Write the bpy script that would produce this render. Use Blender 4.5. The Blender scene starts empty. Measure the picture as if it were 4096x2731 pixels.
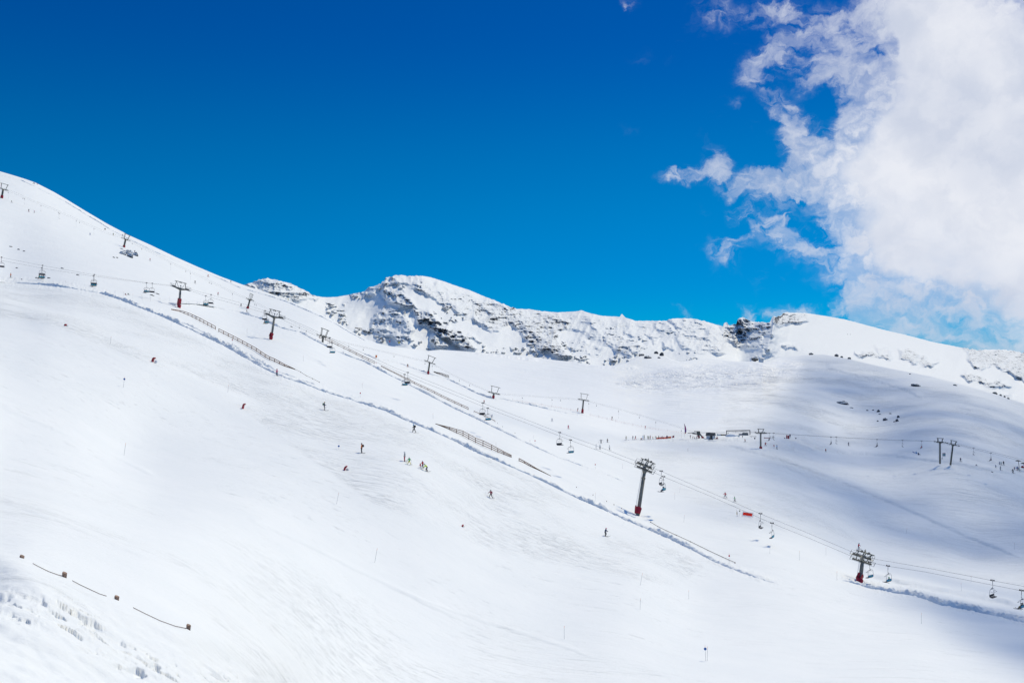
import bpy, bmesh, math, random
import numpy as np
from mathutils import Vector, Matrix, Quaternion

random.seed(7)
rng = np.random.default_rng(11)
R = math.radians
scene = bpy.context.scene
COL = scene.collection

# ------------------------------------------------------------------ camera
FPX = 4096*35/36.0
PITCH = math.atan((1500-1365.5)/FPX)
FWD = np.array([0, math.cos(PITCH), math.sin(PITCH)])
UPV = np.array([0, -math.sin(PITCH), math.cos(PITCH)])
cam_data = bpy.data.cameras.new('camera')
cam = bpy.data.objects.new('camera', cam_data)
COL.objects.link(cam)
cam_data.lens = 35; cam_data.sensor_width = 36
cam_data.clip_start = 0.5; cam_data.clip_end = 20000
cam.rotation_euler = (R(90)+PITCH, 0, 0)
scene.camera = cam
scene.render.resolution_x = 1024; scene.render.resolution_y = 682

def PA(u, v, d):
    """points at depth d on the sight line of (u, v) (arrays)"""
    u = np.asarray(u, float); v = np.asarray(v, float); d = np.asarray(d, float)
    a = (u-2048)/FPX; b = (1365.5-v)/FPX
    return np.stack([a*d, (FWD[1]+b*UPV[1])*d, (FWD[2]+b*UPV[2])*d], -1)
def P(u, v, d):
    return Vector(PA(u, v, d).tolist())

# sun direction (towards the sun)
SUN_AZ, SUN_EL = R(40), R(50)
SUN = np.array([math.sin(SUN_AZ)*math.cos(SUN_EL), math.cos(SUN_AZ)*math.cos(SUN_EL), math.sin(SUN_EL)])

# ------------------------------------------------------------------ numpy noise
def _hash(ix, iy, iz, seed):
    h = (ix.astype(np.int64)*374761393 + iy.astype(np.int64)*668265263 + iz.astype(np.int64)*2147483647 + seed*1274126177) & 0xffffffff
    h = ((h ^ (h >> 13))*1274126177) & 0xffffffff
    h = ((h ^ (h >> 16))*2246822519) & 0xffffffff
    h = h ^ (h >> 15)
    return (h & 0xffffff)/float(0xffffff)
def vnoise(x, y, z, seed=0):
    xi = np.floor(x); yi = np.floor(y); zi = np.floor(z)
    fx = x-xi; fy = y-yi; fz = z-zi
    fx = fx*fx*fx*(fx*(fx*6-15)+10); fy = fy*fy*fy*(fy*(fy*6-15)+10); fz = fz*fz*fz*(fz*(fz*6-15)+10)
    r = 0
    for a in (0, 1):
        wa = fx if a else 1-fx
        for b in (0, 1):
            wb = fy if b else 1-fy
            for c in (0, 1):
                wc = fz if c else 1-fz
                r = r + wa*wb*wc*_hash(xi+a, yi+b, zi+c, seed)
    return r
def fbm(x, y, z, octv=4, seed=0, gain=.5):
    s = 0; a = 1; t = 0
    for o in range(octv):
        s = s + a*vnoise(x*2**o+17.3*o, y*2**o-5.1*o, z*2**o+3.7*o, seed+o); t += a; a *= gain
    return s/t
def ridged(x, y, z, octv=4, seed=0):
    s = 0; a = 1; t = 0
    for o in range(octv):
        n = 1-np.abs(2*vnoise(x*2**o+9.3*o, y*2**o-5.1*o, z*2**o+3.7*o, seed+o)-1)
        s = s + a*n*n; t += a; a *= .55
    return s/t
def sstep(a, b, x):
    t = np.clip((x-a)/(b-a), 0, 1)
    return t*t*(3-2*t)
def poly_dist(u, v, pts):
    """distance in px to a polyline and the fraction along it"""
    best = np.full(u.shape, 1e9); tt = np.zeros(u.shape)
    n = len(pts)-1
    for i in range(n):
        ax, ay = pts[i]; bx, by = pts[i+1]
        dx, dy = bx-ax, by-ay
        t = np.clip(((u-ax)*dx+(v-ay)*dy)/(dx*dx+dy*dy), 0, 1)
        d = np.hypot(u-ax-t*dx, v-ay-t*dy)
        m = d < best
        best = np.where(m, d, best); tt = np.where(m, (i+t)/n, tt)
    return best, tt
def poly_sd(u, v, pts):
    """signed distance to a closed polygon, negative inside"""
    d, _ = poly_dist(u, v, list(pts)+[pts[0]])
    ins = np.zeros(u.shape, bool)
    n = len(pts); j = n-1
    for i in range(n):
        xi, yi = pts[i]; xj, yj = pts[j]
        if yi != yj:
            c = ((yi > v) != (yj > v)) & (u < (xj-xi)*(v-yi)/(yj-yi)+xi)
            ins ^= c
        j = i
    return np.where(ins, -d, d)

# ------------------------------------------------------------------ shape of the valley: measured distances
CT = """-900 2900 10;-900 2300 18;-900 1700 90;-900 1100 330;-900 560 640;0 2731 19;0 2450 25;88 2240 31;258 2320 32;467 2420 32;754 2545 32
500 2731 25;1000 2731 33;1250 2731 60;1500 2731 78;2048 2731 98;1000 2500 56;1000 2300 80;600 2200 58;300 2100 60;0 2100 50
1000 2100 105;600 2000 108;496 1819 145;493 1549 168;0 1500 150;0 1800 104;-300 1800 78;-300 1400 140;1505 2225 128;1388 1873 172;1700 2350 122
0 1225 205;200 1290 204;441 1393 205;620 1462 203;980 1640 204;1447 1811 181;1617 1845 180;1855 2102 158;1964 1990 205;2000 2250 150
2420 2140 205;2562 2340 152;2560 2437 141;2257 2553 122;2755 2393 180;2825 2640 122;3080 2210 212;3350 2318 205;3685 2490 165;4096 2600 145
4096 2731 125;3300 2731 115;3440 2330 225;3700 2385 205;4096 2480 190;3700 2320 250;4096 2380 245;3900 2240 320;3432 2195 305;3100 2120 268
5000 2900 110;5000 2600 170;5000 2300 290;2895 1990 298;2940 2005 292;2990 2060 270;2548 2052 250;2420 1980 250;2240 1950 236;2045 1828 232;1745 1693 258;1525 1600 278
1084 1352 330;717 1225 368;690 1238 350;862 1320 308;1176 1477 274;1108 1503 262;1297 1642 226;560 1235 312;170 1130 352;0 1115 368;42 1110 388
0 1180 250;300 1250 245;1717 1497 515;1630 1468 540;1974 1597 480;1927 1610 470;1873 1636 370;1497 1455 385;1262 1333 410;2050 1730 325
2208 1684 470;2273 1713 440;2331 1652 520;2448 1679 540;2580 1714 560;2385 1793 385;2505 1762 455;2600 1760 460;2770 1757 475;2840 1756 475
2990 1748 500;3130 1752 500;3043 1790 430;3107 1795 425;2990 1766 455;3303 1804 500;3395 1784 560;3760 1843 430;3805 1850 430;3842 1848 440;4050 1893 435
3400 1950 362;3800 2000 385;4096 2050 372;5000 2100 350;3000 1900 355;2700 1850 365;2700 1950 305;2400 1870 310
2500 1600 665;2900 1600 690;3500 1650 740;4096 1750 640;5000 2000 480;2048 1500 740;1800 1450 740;2400 1500 830;2900 1500 880
1500 1370 700;1350 1290 740;1170 1207 780;980 1140 810;800 1060 815;490 900 790;250 790 750;0 685 710
1700 1400 820;1900 1412 870;2200 1440 960;2500 1450 1010;2600 1415 1010;2900 1435 1050;3200 1425 1040;3400 1435 950;3700 1500 900;4096 1610 830;5000 1900 700
964 1224 620;872 1181 640;780 1134 620;832 1108 720;923 1130 750;997 1238 570;600 1050 600;497 990 640;453 938 720;115 846 600;14 790 600;150 738 710
0 1000 450;300 1050 445;560 1140 430;200 900 560;2200 2400 140;1250 1560 255;1000 1430 284;1400 1520 330;800 1500 220"""
ctl = np.array([[float(q) for q in t.split()] for t in CT.replace('\n', ';').split(';') if t.strip()])
def tps_fit(c, lam):
    X = c[:, :2]/1000.0; y = np.log(c[:, 2]); n = len(X)
    r2 = ((X[:, None]-X[None])**2).sum(-1)
    K = np.where(r2 > 0, .5*r2*np.log(np.maximum(r2, 1e-12)), 0)+lam*np.eye(n)
    Q = np.c_[np.ones(n), X]
    A = np.zeros((n+3, n+3)); A[:n, :n] = K; A[:n, n:] = Q; A[n:, :n] = Q.T
    w = np.linalg.solve(A, np.r_[y, 0, 0, 0])
    return X, w
_X1, _W1 = tps_fit(ctl, 0.05)
def tps_eval(u, v, X, w):
    u = np.asarray(u, float); sh = u.shape
    x = u.ravel()/1000.0; y = np.asarray(v, float).ravel()/1000.0
    out = np.empty(x.shape)
    for s in range(0, len(x), 40000):
        a = x[s:s+40000]; b = y[s:s+40000]
        r2 = (a[:, None]-X[None, :, 0])**2+(b[:, None]-X[None, :, 1])**2
        k = .5*r2*np.log(np.maximum(r2, 1e-12))
        out[s:s+40000] = k@w[:-3]+w[-3]+w[-2]*a+w[-1]*b
    return np.exp(out).reshape(sh)
def D1(u, v): return tps_eval(u, v, _X1, _W1)

# skyline of the near terrain
TOP1 = [(-900,560),(-400,600),(0,686),(58,703),(100,716),(140,730),(170,745),(215,768),(270,800),(340,843),(430,896),(520,943),(600,979),(700,1027),(790,1067),(880,1105),(980,1142),
 (1060,1166),(1150,1199),(1250,1240),(1340,1284),(1400,1322),(1450,1350),(1500,1370),(1560,1384),(1640,1392),(1700,1404),(1760,1398),(1850,1404),(1960,1413),(2100,1422),(2200,1438),
 (2260,1444),(2330,1452),(2380,1460),(2450,1462),(2500,1452),(2540,1434),(2570,1419),(2610,1413),(2650,1418),(2690,1440),(2720,1446),(2800,1436),(2850,1434),(2900,1440),(2960,1446),(3010,1445),(3050,1450),(3108,1431),(3219,1420),(3296,1417),
 (3400,1436),(3489,1458),(3571,1475),(3660,1492),(3737,1508),(3819,1530),(3930,1560),(4012,1585),(4096,1613),(4500,1745),(5000,1900)]
TOP2 = [(900,1150),(975,1140),(996,1134),(1033,1120),(1068,1112),(1092,1119),(1110,1120),(1134,1126),(1157,1134),(1190,1146),(1223,1165),(1251,1181),(1279,1187),(1312,1189),(1349,1187),(1391,1180),
 (1424,1173),(1459,1165),(1468,1154),(1485,1146),(1503,1144),(1536,1125),(1541,1111),(1560,1107),(1569,1111),(1573,1105),(1592,1099),(1620,1104),(1648,1103),(1690,1104),(1723,1109),(1765,1122),(1812,1139),
 (1882,1162),(1929,1182),(1947,1190),(2003,1212),(2026,1221),(2059,1234),(2110,1236),(2162,1244),(2227,1249),(2302,1246),(2326,1241),(2354,1251),(2396,1261),(2424,1264),(2480,1267),(2483,1260),(2488,1255),(2494,1262),(2501,1270),
 (2541,1283),(2602,1283),(2667,1283),(2679,1275),(2719,1273),(2765,1273),(2817,1283),(2859,1297),(2887,1304),(2893,1304),(2896,1292),(2908,1292),(2914,1301),(2920,1302),(2945,1296),(2951,1275),(2971,1269),(3004,1288),(3030,1289),(3034,1285),(3040,1290),(3080,1288),(3089,1268),(3097,1266),(3104,1268),
 (3120,1263),(3142,1250),(3175,1252),(3213,1250),(3296,1263),(3378,1277),(3461,1299),(3544,1321),(3626,1340),(3737,1369),(3847,1390),(3902,1399),(3995,1397),(4040,1401),(4096,1412),(4500,1470),(5000,1560)]
def top1(u): return np.interp(u, [p[0] for p in TOP1], [p[1] for p in TOP1])
def top2(u): return np.interp(u, [p[0] for p in TOP2], [p[1] for p in TOP2])

# snow berms: polyline, height m, half width px
BERMS = [
 ([(-300,1105),(0,1120),(60,1124),(170,1132),(280,1146),(400,1166),(480,1192),(560,1224),(640,1256),(700,1284),(760,1312),(830,1345),(900,1378),(1000,1434),(1060,1468),(1130,1502),(1200,1524),(1300,1562),(1400,1592),(1480,1618),(1540,1636),(1610,1668),(1700,1705),(1760,1730),(1830,1762),(1900,1800),(2000,1842),(2100,1884),(2200,1930),(2300,1980),(2400,2024),(2500,2072),(2600,2112),(2700,2156),(2780,2196),(2850,2234),(2920,2262),(3000,2292),(3080,2318),(3150,2338)], .75, 9),
 ([(640,1196),(700,1208),(790,1211),(850,1222),(900,1235),(960,1245),(1040,1272),(1130,1308),(1200,1324),(1260,1360),(1330,1396),(1400,1424),(1450,1442),(1520,1478),(1590,1512),(1660,1548),(1740,1590),(1820,1632),(1900,1668),(1990,1712),(2070,1752),(2150,1790),(2230,1826),(2330,1862),(2430,1895),(2500,1925)], .6, 6),
 ([(1390,1402),(1450,1412),(1520,1440),(1600,1450),(1660,1474),(1720,1496),(1780,1512),(1850,1544),(1910,1574),(1960,1592),(2010,1596),(2060,1606),(2150,1624),(2260,1648),(2360,1664)], .9, 5),
 ([(3360,2308),(3400,2318),(3480,2342),(3560,2358),(3640,2368),(3700,2384),(3760,2408),(3830,2420),(3900,2434),(3980,2452),(4096,2478),(4300,2530)], 1.0, 12),
 ([(3440,2288),(3520,2312),(3600,2330),(3680,2344),(3760,2360),(3850,2376),(3950,2394),(4096,2428)], .35, 10),
 ([(-100,652),(0,700),(80,720),(150,752),(260,806),(360,866),(440,916),(540,967),(640,1015),(760,1064),(860,1104),(960,1150),(1060,1178),(1160,1211),(1260,1254),(1340,1292),(1400,1330),(1460,1360),(1530,1376)], .8, 3),
]
SCARPS = [ # line, height m, edge px, fade px
 ([(2880,1772),(3000,1806),(3120,1838),(3300,1905),(3450,1965),(3560,2010),(3680,2062),(3800,2118),(3950,2180),(4120,2250)], .55, 5, 40),
 ([(2480,1772),(2700,1764),(2900,1760),(3000,1766)], .5, 4, 14),
 ([(3150,1757),(3220,1772),(3290,1800),(3380,1812),(3560,1826),(3800,1850),(3900,1872),(4096,1905)], .6, 4, 26),
 ([(3440,2296),(3600,2336),(3760,2366),(3950,2400),(4096,2430)], .5, 6, 50),
 ([(980,2080),(1080,2120),(1240,2190),(1420,2282),(1560,2350),(1700,2420),(1860,2490)], .13, 5, 30),
 ([(0,1630),(150,1690),(330,1770),(420,1810),(640,1920)], .10, 5, 26),
 ([(1500,2330),(1700,2412),(1900,2480),(2100,2540),(2400,2640)], .08, 4, 26),
 ([(0,2010),(220,2080),(420,2170),(700,2280),(1000,2400)], .06, 5, 26),
 ([(1850,1408),(1990,1424),(2080,1436),(2160,1446)], .9, 4, 16),
 ([(2280,1452),(2400,1470),(2560,1476)], .7, 4, 16),
 ([(3300,1470),(3450,1510),(3620,1560),(3700,1600)], .9, 6, 40),
]
LIP = [(-200,1170),(0,1222),(130,1268),(270,1318),(440,1398),(620,1466),(790,1552),(980,1642),(1100,1700)]
BANK = [(-200,2180),(0,2262),(170,2350),(380,2420),(600,2500),(800,2570),(930,2612),(1010,2650),(1070,2700),(1110,2760)]
def disp1(u, v, pts):
    """height in metres added to the snow at (u, v); pts world points"""
    u = np.asarray(u, float); v = np.asarray(v, float)
    X, Y, Z = pts[..., 0], pts[..., 1], pts[..., 2]
    h = np.zeros(u.shape)
    d = np.maximum(pts[..., 1], 5)
    # broad undulation, growing with distance
    h += (fbm(X/38, Y/38, Z/38, 3, 5)-.5)*np.clip(d/300, 0, 1.6)*.62
    # small wind and ski relief, stretched along the fall line
    c, s = math.cos(.5), math.sin(.5)
    h += (fbm((X*c-Y*s)/5, (X*s+Y*c)/2.2, Z/4, 3, 9)-.5)*np.clip(d/200, .1, 2)*.09
    for i, (pl, H, w) in enumerate(BERMS):
        us = [p[0] for p in pl]; vs = [p[1] for p in pl]
        m = (u > min(us)-60) & (u < max(us)+60) & (v > min(vs)-60) & (v < max(vs)+60)
        if not m.any(): continue
        um, vm = u[m], v[m]
        Xm, Ym, Zm = X[m], Y[m], Z[m]
        wob = (fbm(Xm/6, Ym/6, Zm/6, 2, 20+i)-.5)*w*1.0
        dist, t = poly_dist(um, vm+wob, pl)
        n = fbm(Xm/1.6, Ym/1.6, Zm/1.6, 4, 31+i)
        n2 = fbm(Xm/9, Ym/9, Zm/9, 2, 57+i)
        yl = np.interp(um, us, vs)
        side = (vm+wob) > yl
        wn = np.where(side, .75, 2.0)*w
        prof = sstep(1.0, .12, dist/wn)
        ends = sstep(0, .03, t)*sstep(1.0, .97, t)
        big = 1.2 if i == 3 else .75
        h[m] += (.35 if i != 4 else 1.0)*H*prof*ends*np.clip(.45+.8*n2, .3, 1.3)*(1-big*.5+big*1.5*(n-.33))
        # loose chunks beside it
        ch = sstep(.56, .68, fbm(Xm/.8, Ym/.8, Zm/.8, 3, 77+i))*sstep(3.0, 1.0, dist/w)
        h[m] += ch*.22*ends*(H if i != 5 else 0)
    for gi, (pl, H, w, fade) in enumerate(SCARPS):
        us = [p[0] for p in pl]; vs = [p[1] for p in pl]
        m = (u > min(us)) & (u < max(us)) & (v > min(vs)-fade-20) & (v < max(vs)+40)
        if not m.any(): continue
        um, vm = u[m], v[m]
        n = fbm(X[m]/2.5, Y[m]/2.5, Z[m]/2.5, 3, 120+gi)
        sd = np.interp(um, us, vs)-vm+(n-.5)*w*1.5          # positive on the upper side
        t = (um-min(us))/(max(us)-min(us))
        h[m] += H*sstep(-w*.5, w*.5, sd)*sstep(fade, w, sd)*sstep(0, .06, t)*sstep(1, .9, t)*(.5+n)
    # crest of the near piste
    m = (u < 1250) & (v > 1100) & (v < 1850)
    if m.any():
        dist, t = poly_dist(u[m], v[m], LIP)
        h[m] += .9*np.exp(-(dist/42)**2)*sstep(1.0, .8, t)
    # near bank bottom left
    m = (u < 1300) & (v > 2000)
    if m.any():
        um, vm = u[m], v[m]; Xm, Ym, Zm = X[m], Y[m], Z[m]
        sd = (vm-np.interp(um, [p[0] for p in BANK], [p[1] for p in BANK]))
        inside = sstep(-40, 60, sd)
        dist, t = poly_dist(um, vm, BANK)
        h[m] += .22*np.exp(-(dist/55)**2)
        n = fbm(Xm/.9, Ym/.9, Zm/.9, 3, 91)
        h[m] += inside*(n-.5)*.28
        ppl = [(-100,2395),(60,2440),(150,2460),(260,2465),(340,2500),(380,2570),(420,2600),(520,2640),(720,2700),(830,2715),(900,2740)]
        pd, t = poly_dist(um, vm, ppl)
        holes = sstep(.57, .66, fbm(Xm/.5, Ym/.5, Zm/.5, 3, 95))*sstep(80, 20, pd)
        lumps = sstep(.6, .72, fbm(Xm/.2, Ym/.2, Zm/.2, 2, 96))*sstep(95, 20, pd)
        h[m] += inside*(lumps*.03-holes*.17)
    # ripples of the sunlit bowl and of the shaded hill
    m = (v < 1800) & (u > 1500)
    if m.any():
        Xm, Ym, Zm = X[m], Y[m], Z[m]; um, vm = u[m], v[m]
        msk = np.clip(sstep(140, 20, poly_sd(um, vm, [(2480,1520),(2650,1480),(2950,1465),(3180,1470),(3160,1510),(3060,1560),(2850,1580),(2600,1560)])), 0, 1)
        w = np.sin((Xm*.35+Ym*.75)*.62+6*fbm(Xm/25, Ym/25, Zm/25, 2, 41))
        h[m] += msk*.62*w*fbm(Xm/12, Ym/12, Zm/12, 2, 42)
        msk2 = sstep(60, 10, poly_sd(um, vm, [(1950,1415),(2330,1450),(2250,1490),(1900,1500),(1800,1450)]))
        w = np.sin((Xm*.2+Ym*.9)*.22+7*fbm(Xm/40, Ym/60, Zm/40, 2, 43))
        h[m] += msk2*.5*w*fbm(Xm/30, Ym/30, Zm/30, 2, 44)
        msk3 = sstep(30, 0, poly_sd(um, vm, [(3150,1760),(3250,1758),(3310,1800),(3180,1800)]))
        h[m] += msk3*(fbm(Xm/4, Ym/4, Zm/4, 3, 46)-.5)*2.2
    return h
def ground(u, v):
    d = D1(np.array([float(u)]), np.array([float(v)]))
    p = PA([u], [v], d)
    h = disp1(np.array([float(u)]), np.array([float(v)]), p)
    return Vector(p[0].tolist())+Vector((0, 0, float(h[0]))), float(d[0])

# ------------------------------------------------------------------ nodes helpers
def new_mat(name):
    m = bpy.data.materials.new(name); m.use_nodes = True
    nt = m.node_tree; nt.nodes.clear()
    out = nt.nodes.new('ShaderNodeOutputMaterial')
    return m, nt, out
def N(nt, typ, **kw):
    n = nt.nodes.new(typ)
    for k, val in kw.items():
        if k in n.inputs: n.inputs[k].default_value = val
        else: setattr(n, k, val)
    return n
def L(nt, a, b): nt.links.new(a, b)
def MATH(nt, op, a, b=None, c=None, clamp=False):
    n = nt.nodes.new('ShaderNodeMath'); n.operation = op; n.use_clamp = clamp
    for i, x in enumerate((a, b, c)):
        if x is None: continue
        if isinstance(x, (int, float)): n.inputs[i].default_value = x
        else: nt.links.new(x, n.inputs[i])
    return n.outputs[0]
def MIXC(nt, f, a, b, blend='MIX'):
    n = nt.nodes.new('ShaderNodeMix'); n.data_type = 'RGBA'; n.blend_type = blend
    for i, x in ((0, f), (6, a), (7, b)):
        if isinstance(x, (int, float)): n.inputs[i].default_value = x
        elif isinstance(x, tuple): n.inputs[i].default_value = x if len(x) == 4 else (*x, 1)
        else: nt.links.new(x, n.inputs[i])
    return n.outputs[2]
def NOISE(nt, vec, scale, detail=4, rough=.5, dist=0.0):
    n = nt.nodes.new('ShaderNodeTexNoise')
    n.inputs['Scale'].default_value = scale; n.inputs['Detail'].default_value = detail
    n.inputs['Roughness'].default_value = rough; n.inputs['Distortion'].default_value = dist
    if vec is not None: nt.links.new(vec, n.inputs['Vector'])
    return n.outputs['Fac']
def MAPV(nt, vec, loc=(0,0,0), rot=(0,0,0), scl=(1,1,1), typ='POINT'):
    n = nt.nodes.new('ShaderNodeMapping'); n.vector_type = typ
    n.inputs['Location'].default_value = loc; n.inputs['Rotation'].default_value = rot; n.inputs['Scale'].default_value = scl
    nt.links.new(vec, n.inputs['Vector'])
    return n.outputs[0]
def RANGE(nt, x, a, b, c=0.0, d=1.0, smooth=True):
    n = nt.nodes.new('ShaderNodeMapRange'); n.interpolation_type = 'SMOOTHSTEP' if smooth else 'LINEAR'
    nt.links.new(x, n.inputs[0])
    for i, val in enumerate((a, b, c, d)): n.inputs[1+i].default_value = val
    return n.outputs[0]

# ------------------------------------------------------------------ snow materials
def snow_material():
    m, nt, out = new_mat('snow')
    tc = N(nt, 'ShaderNodeTexCoord'); ob = tc.outputs['Object']
    p = N(nt, 'ShaderNodeBsdfPrincipled')
    a_p = N(nt, 'ShaderNodeAttribute', attribute_name='piste').outputs['Fac']
    a_i = N(nt, 'ShaderNodeAttribute', attribute_name='ice').outputs['Fac']
    a_d = N(nt, 'ShaderNodeAttribute', attribute_name='dist').outputs['Fac']   # feature size grows on the far slopes
    # ski tracks: thin stretched streaks in two crossing directions
    def streak(ang, sx_, sy_, dist, lo, hi, det=7):
        return RANGE(nt, NOISE(nt, MAPV(nt, ob, rot=(0,0,R(ang)), scl=(sx_,sy_,sy_)), 1.0, det, .66, dist), lo, hi)
    s1 = NOISE(nt, MAPV(nt, ob, rot=(0,0,R(6)), scl=(.10,1.1,.9)), 1.0, 7, .68, .5)
    sA = streak(-50, .035, 1.0, .15, .60, .74)
    sA2 = streak(-58, .05, 2.2, .2, .60, .72)
    sB = RANGE(nt, s1, .50, .66)
    sC = streak(-20, .12, 1.3, .8, .52, .68)
    sD = streak(24, .035, .42, .5, .48, .66)
    sE = streak(30, .10, 1.1, .9, .50, .66)
    lump = NOISE(nt, ob, .5, 6, .66)
    fine = NOISE(nt, ob, 3.2, 5, .65)
    big = NOISE(nt, ob, .04, 3, .5)
    patch = RANGE(nt, big, .36, .62, .15, 1.0)
    patch2 = RANGE(nt, NOISE(nt, ob, .022, 4, .6), .38, .62, .12, 1.0)
    nearw = MATH(nt, 'MULTIPLY', MATH(nt, 'SUBTRACT', 1.0, a_p), MATH(nt, 'SUBTRACT', 1.0, a_d))
    h = MATH(nt, 'MULTIPLY', MATH(nt, 'MULTIPLY', MATH(nt, 'ADD', sA, MATH(nt, 'MULTIPLY', sA2, .4)), nearw), MATH(nt, 'MULTIPLY', patch, -.13))
    h = MATH(nt, 'ADD', h, MATH(nt, 'MULTIPLY', MATH(nt, 'MULTIPLY', MATH(nt, 'ADD', MATH(nt, 'MULTIPLY', sB, .7), sC), a_p), MATH(nt, 'MULTIPLY', patch, -.15)))
    h = MATH(nt, 'ADD', h, MATH(nt, 'MULTIPLY', MATH(nt, 'ADD', MATH(nt, 'MULTIPLY', sD, .7), MATH(nt, 'MULTIPLY', sE, .25)), MATH(nt, 'MULTIPLY', MATH(nt, 'MULTIPLY', a_d, MATH(nt, 'MULTIPLY_ADD', a_p, .9, .10)), MATH(nt, 'MULTIPLY', patch2, -1.15))))
    h = MATH(nt, 'ADD', h, MATH(nt, 'MULTIPLY', lump, MATH(nt, 'MULTIPLY_ADD', a_p, .10, .065)))
    h = MATH(nt, 'ADD', h, MATH(nt, 'MULTIPLY', fine, .022))
    h = MATH(nt, 'ADD', h, MATH(nt, 'MULTIPLY', NOISE(nt, MAPV(nt, ob, rot=(0,0,R(20)), scl=(.28,.8,.8)), 1.0, 5, .6, .6), MATH(nt, 'MULTIPLY', MATH(nt, 'MAXIMUM', MATH(nt, 'SUBTRACT', a_i, .45), 0.0), 4.0)))
    bmp = N(nt, 'ShaderNodeBump'); bmp.inputs['Strength'].default_value = .8; bmp.inputs['Distance'].default_value = 1.0
    L(nt, h, bmp.inputs['Height']); L(nt, bmp.outputs[0], p.inputs['Normal'])
    c = MIXC(nt, RANGE(nt, NOISE(nt, ob, .12, 5, .6), .3, .7), (.845,.875,.89), (.875,.90,.91))
    c = MIXC(nt, MATH(nt, 'MULTIPLY', RANGE(nt, s1, .6, .78), MATH(nt, 'MULTIPLY', a_p, .35)), c, (.74,.77,.82))
    L(nt, c, p.inputs['Base Color'])
    L(nt, MATH(nt, 'MULTIPLY_ADD', a_i, -.45, .70), p.inputs['Roughness'])
    L(nt, MATH(nt, 'MULTIPLY_ADD', a_i, 1.6, .25, clamp=True), p.inputs['Specular IOR Level'])
    L(nt, p.outputs[0], out.inputs[0])
    return m
def mountain_material():
    m, nt, out = new_mat('mountain_snow_and_rock')
    tc = N(nt, 'ShaderNodeTexCoord'); ob = tc.outputs['Object']
    p = N(nt, 'ShaderNodeBsdfPrincipled')
    rk = N(nt, 'ShaderNodeAttribute', attribute_name='rock').outputs['Fac']
    geo = N(nt, 'ShaderNodeNewGeometry')
    sx = N(nt, 'ShaderNodeSeparateXYZ'); L(nt, geo.outputs['Normal'], sx.inputs[0])
    n1 = NOISE(nt, MAPV(nt, ob, scl=(1,1,1.8)), .13, 7, .66, .5)
    n2 = NOISE(nt, ob, .9, 5, .7)
    steep = RANGE(nt, sx.outputs[2], .80, .35)
    f = MATH(nt, 'ADD', MATH(nt, 'MULTIPLY', n1, .75), MATH(nt, 'MULTIPLY', n2, .32))
    f = MATH(nt, 'ADD', f, MATH(nt, 'MULTIPLY', steep, .16))
    f = MATH(nt, 'ADD', f, MATH(nt, 'MULTIPLY', rk, .37))
    rockf = MATH(nt, 'MULTIPLY', RANGE(nt, f, .925, .99), RANGE(nt, rk, .1, .45))
    h = MATH(nt, 'ADD', MATH(nt, 'MULTIPLY', n1, 2.0), MATH(nt, 'MULTIPLY', n2, .5))
    h = MATH(nt, 'MULTIPLY', h, MATH(nt, 'MULTIPLY_ADD', rk, .8, .10))
    wv = NOISE(nt, MAPV(nt, ob, rot=(0,0,R(20)), scl=(.03,.12,.12)), 1.0, 5, .6, .4)
    h = MATH(nt, 'ADD', h, MATH(nt, 'MULTIPLY', wv, 1.2))
    bmp = N(nt, 'ShaderNodeBump'); bmp.inputs['Strength'].default_value = .7; bmp.inputs['Distance'].default_value = 1.0
    L(nt, h, bmp.inputs['Height']); L(nt, bmp.outputs[0], p.inputs['Normal'])
    snow = (.865,.89,.90)
    rock = MIXC(nt, NOISE(nt, ob, 1.5, 4, .6), (.035,.045,.065), (.11,.12,.145))
    L(nt, MIXC(nt, rockf, snow, rock), p.inputs['Base Color'])
    p.inputs['Roughness'].default_value = .75; p.inputs['Specular IOR Level'].default_value = .25
    L(nt, p.outputs[0], out.inputs[0])
    return m
MS = snow_material(); MM = mountain_material()

def grid_mesh(name, pts, material, attrs=None, tag=None):
    """pts (rows, cols, 3) -> one smooth mesh object"""
    nr, nc = pts.shape[:2]
    me = bpy.data.meshes.new(name)
    co = pts.reshape(-1, 3).astype(np.float32)
    idx = np.arange(nr*nc).reshape(nr, nc)
    q = np.stack([idx[1:, :-1], idx[1:, 1:], idx[:-1, 1:], idx[:-1, :-1]], -1).reshape(-1, 4).astype(np.int32)
    me.vertices.add(len(co)); me.vertices.foreach_set('co', co.ravel())
    me.loops.add(q.size); me.loops.foreach_set('vertex_index', q.ravel())
    me.polygons.add(len(q))
    me.polygons.foreach_set('loop_start', np.arange(0, q.size, 4, dtype=np.int32))
    me.polygons.foreach_set('use_smooth', np.ones(len(q), dtype=bool))
    me.update(calc_edges=True); me.validate()
    for k, a in (attrs or {}).items():
        at = me.attributes.new(k, 'FLOAT', 'POINT'); at.data.foreach_set('value', a.ravel().astype(np.float32))
    me.materials.append(material)
    o = bpy.data.objects.new(name, me); COL.objects.link(o)
    return o

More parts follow.
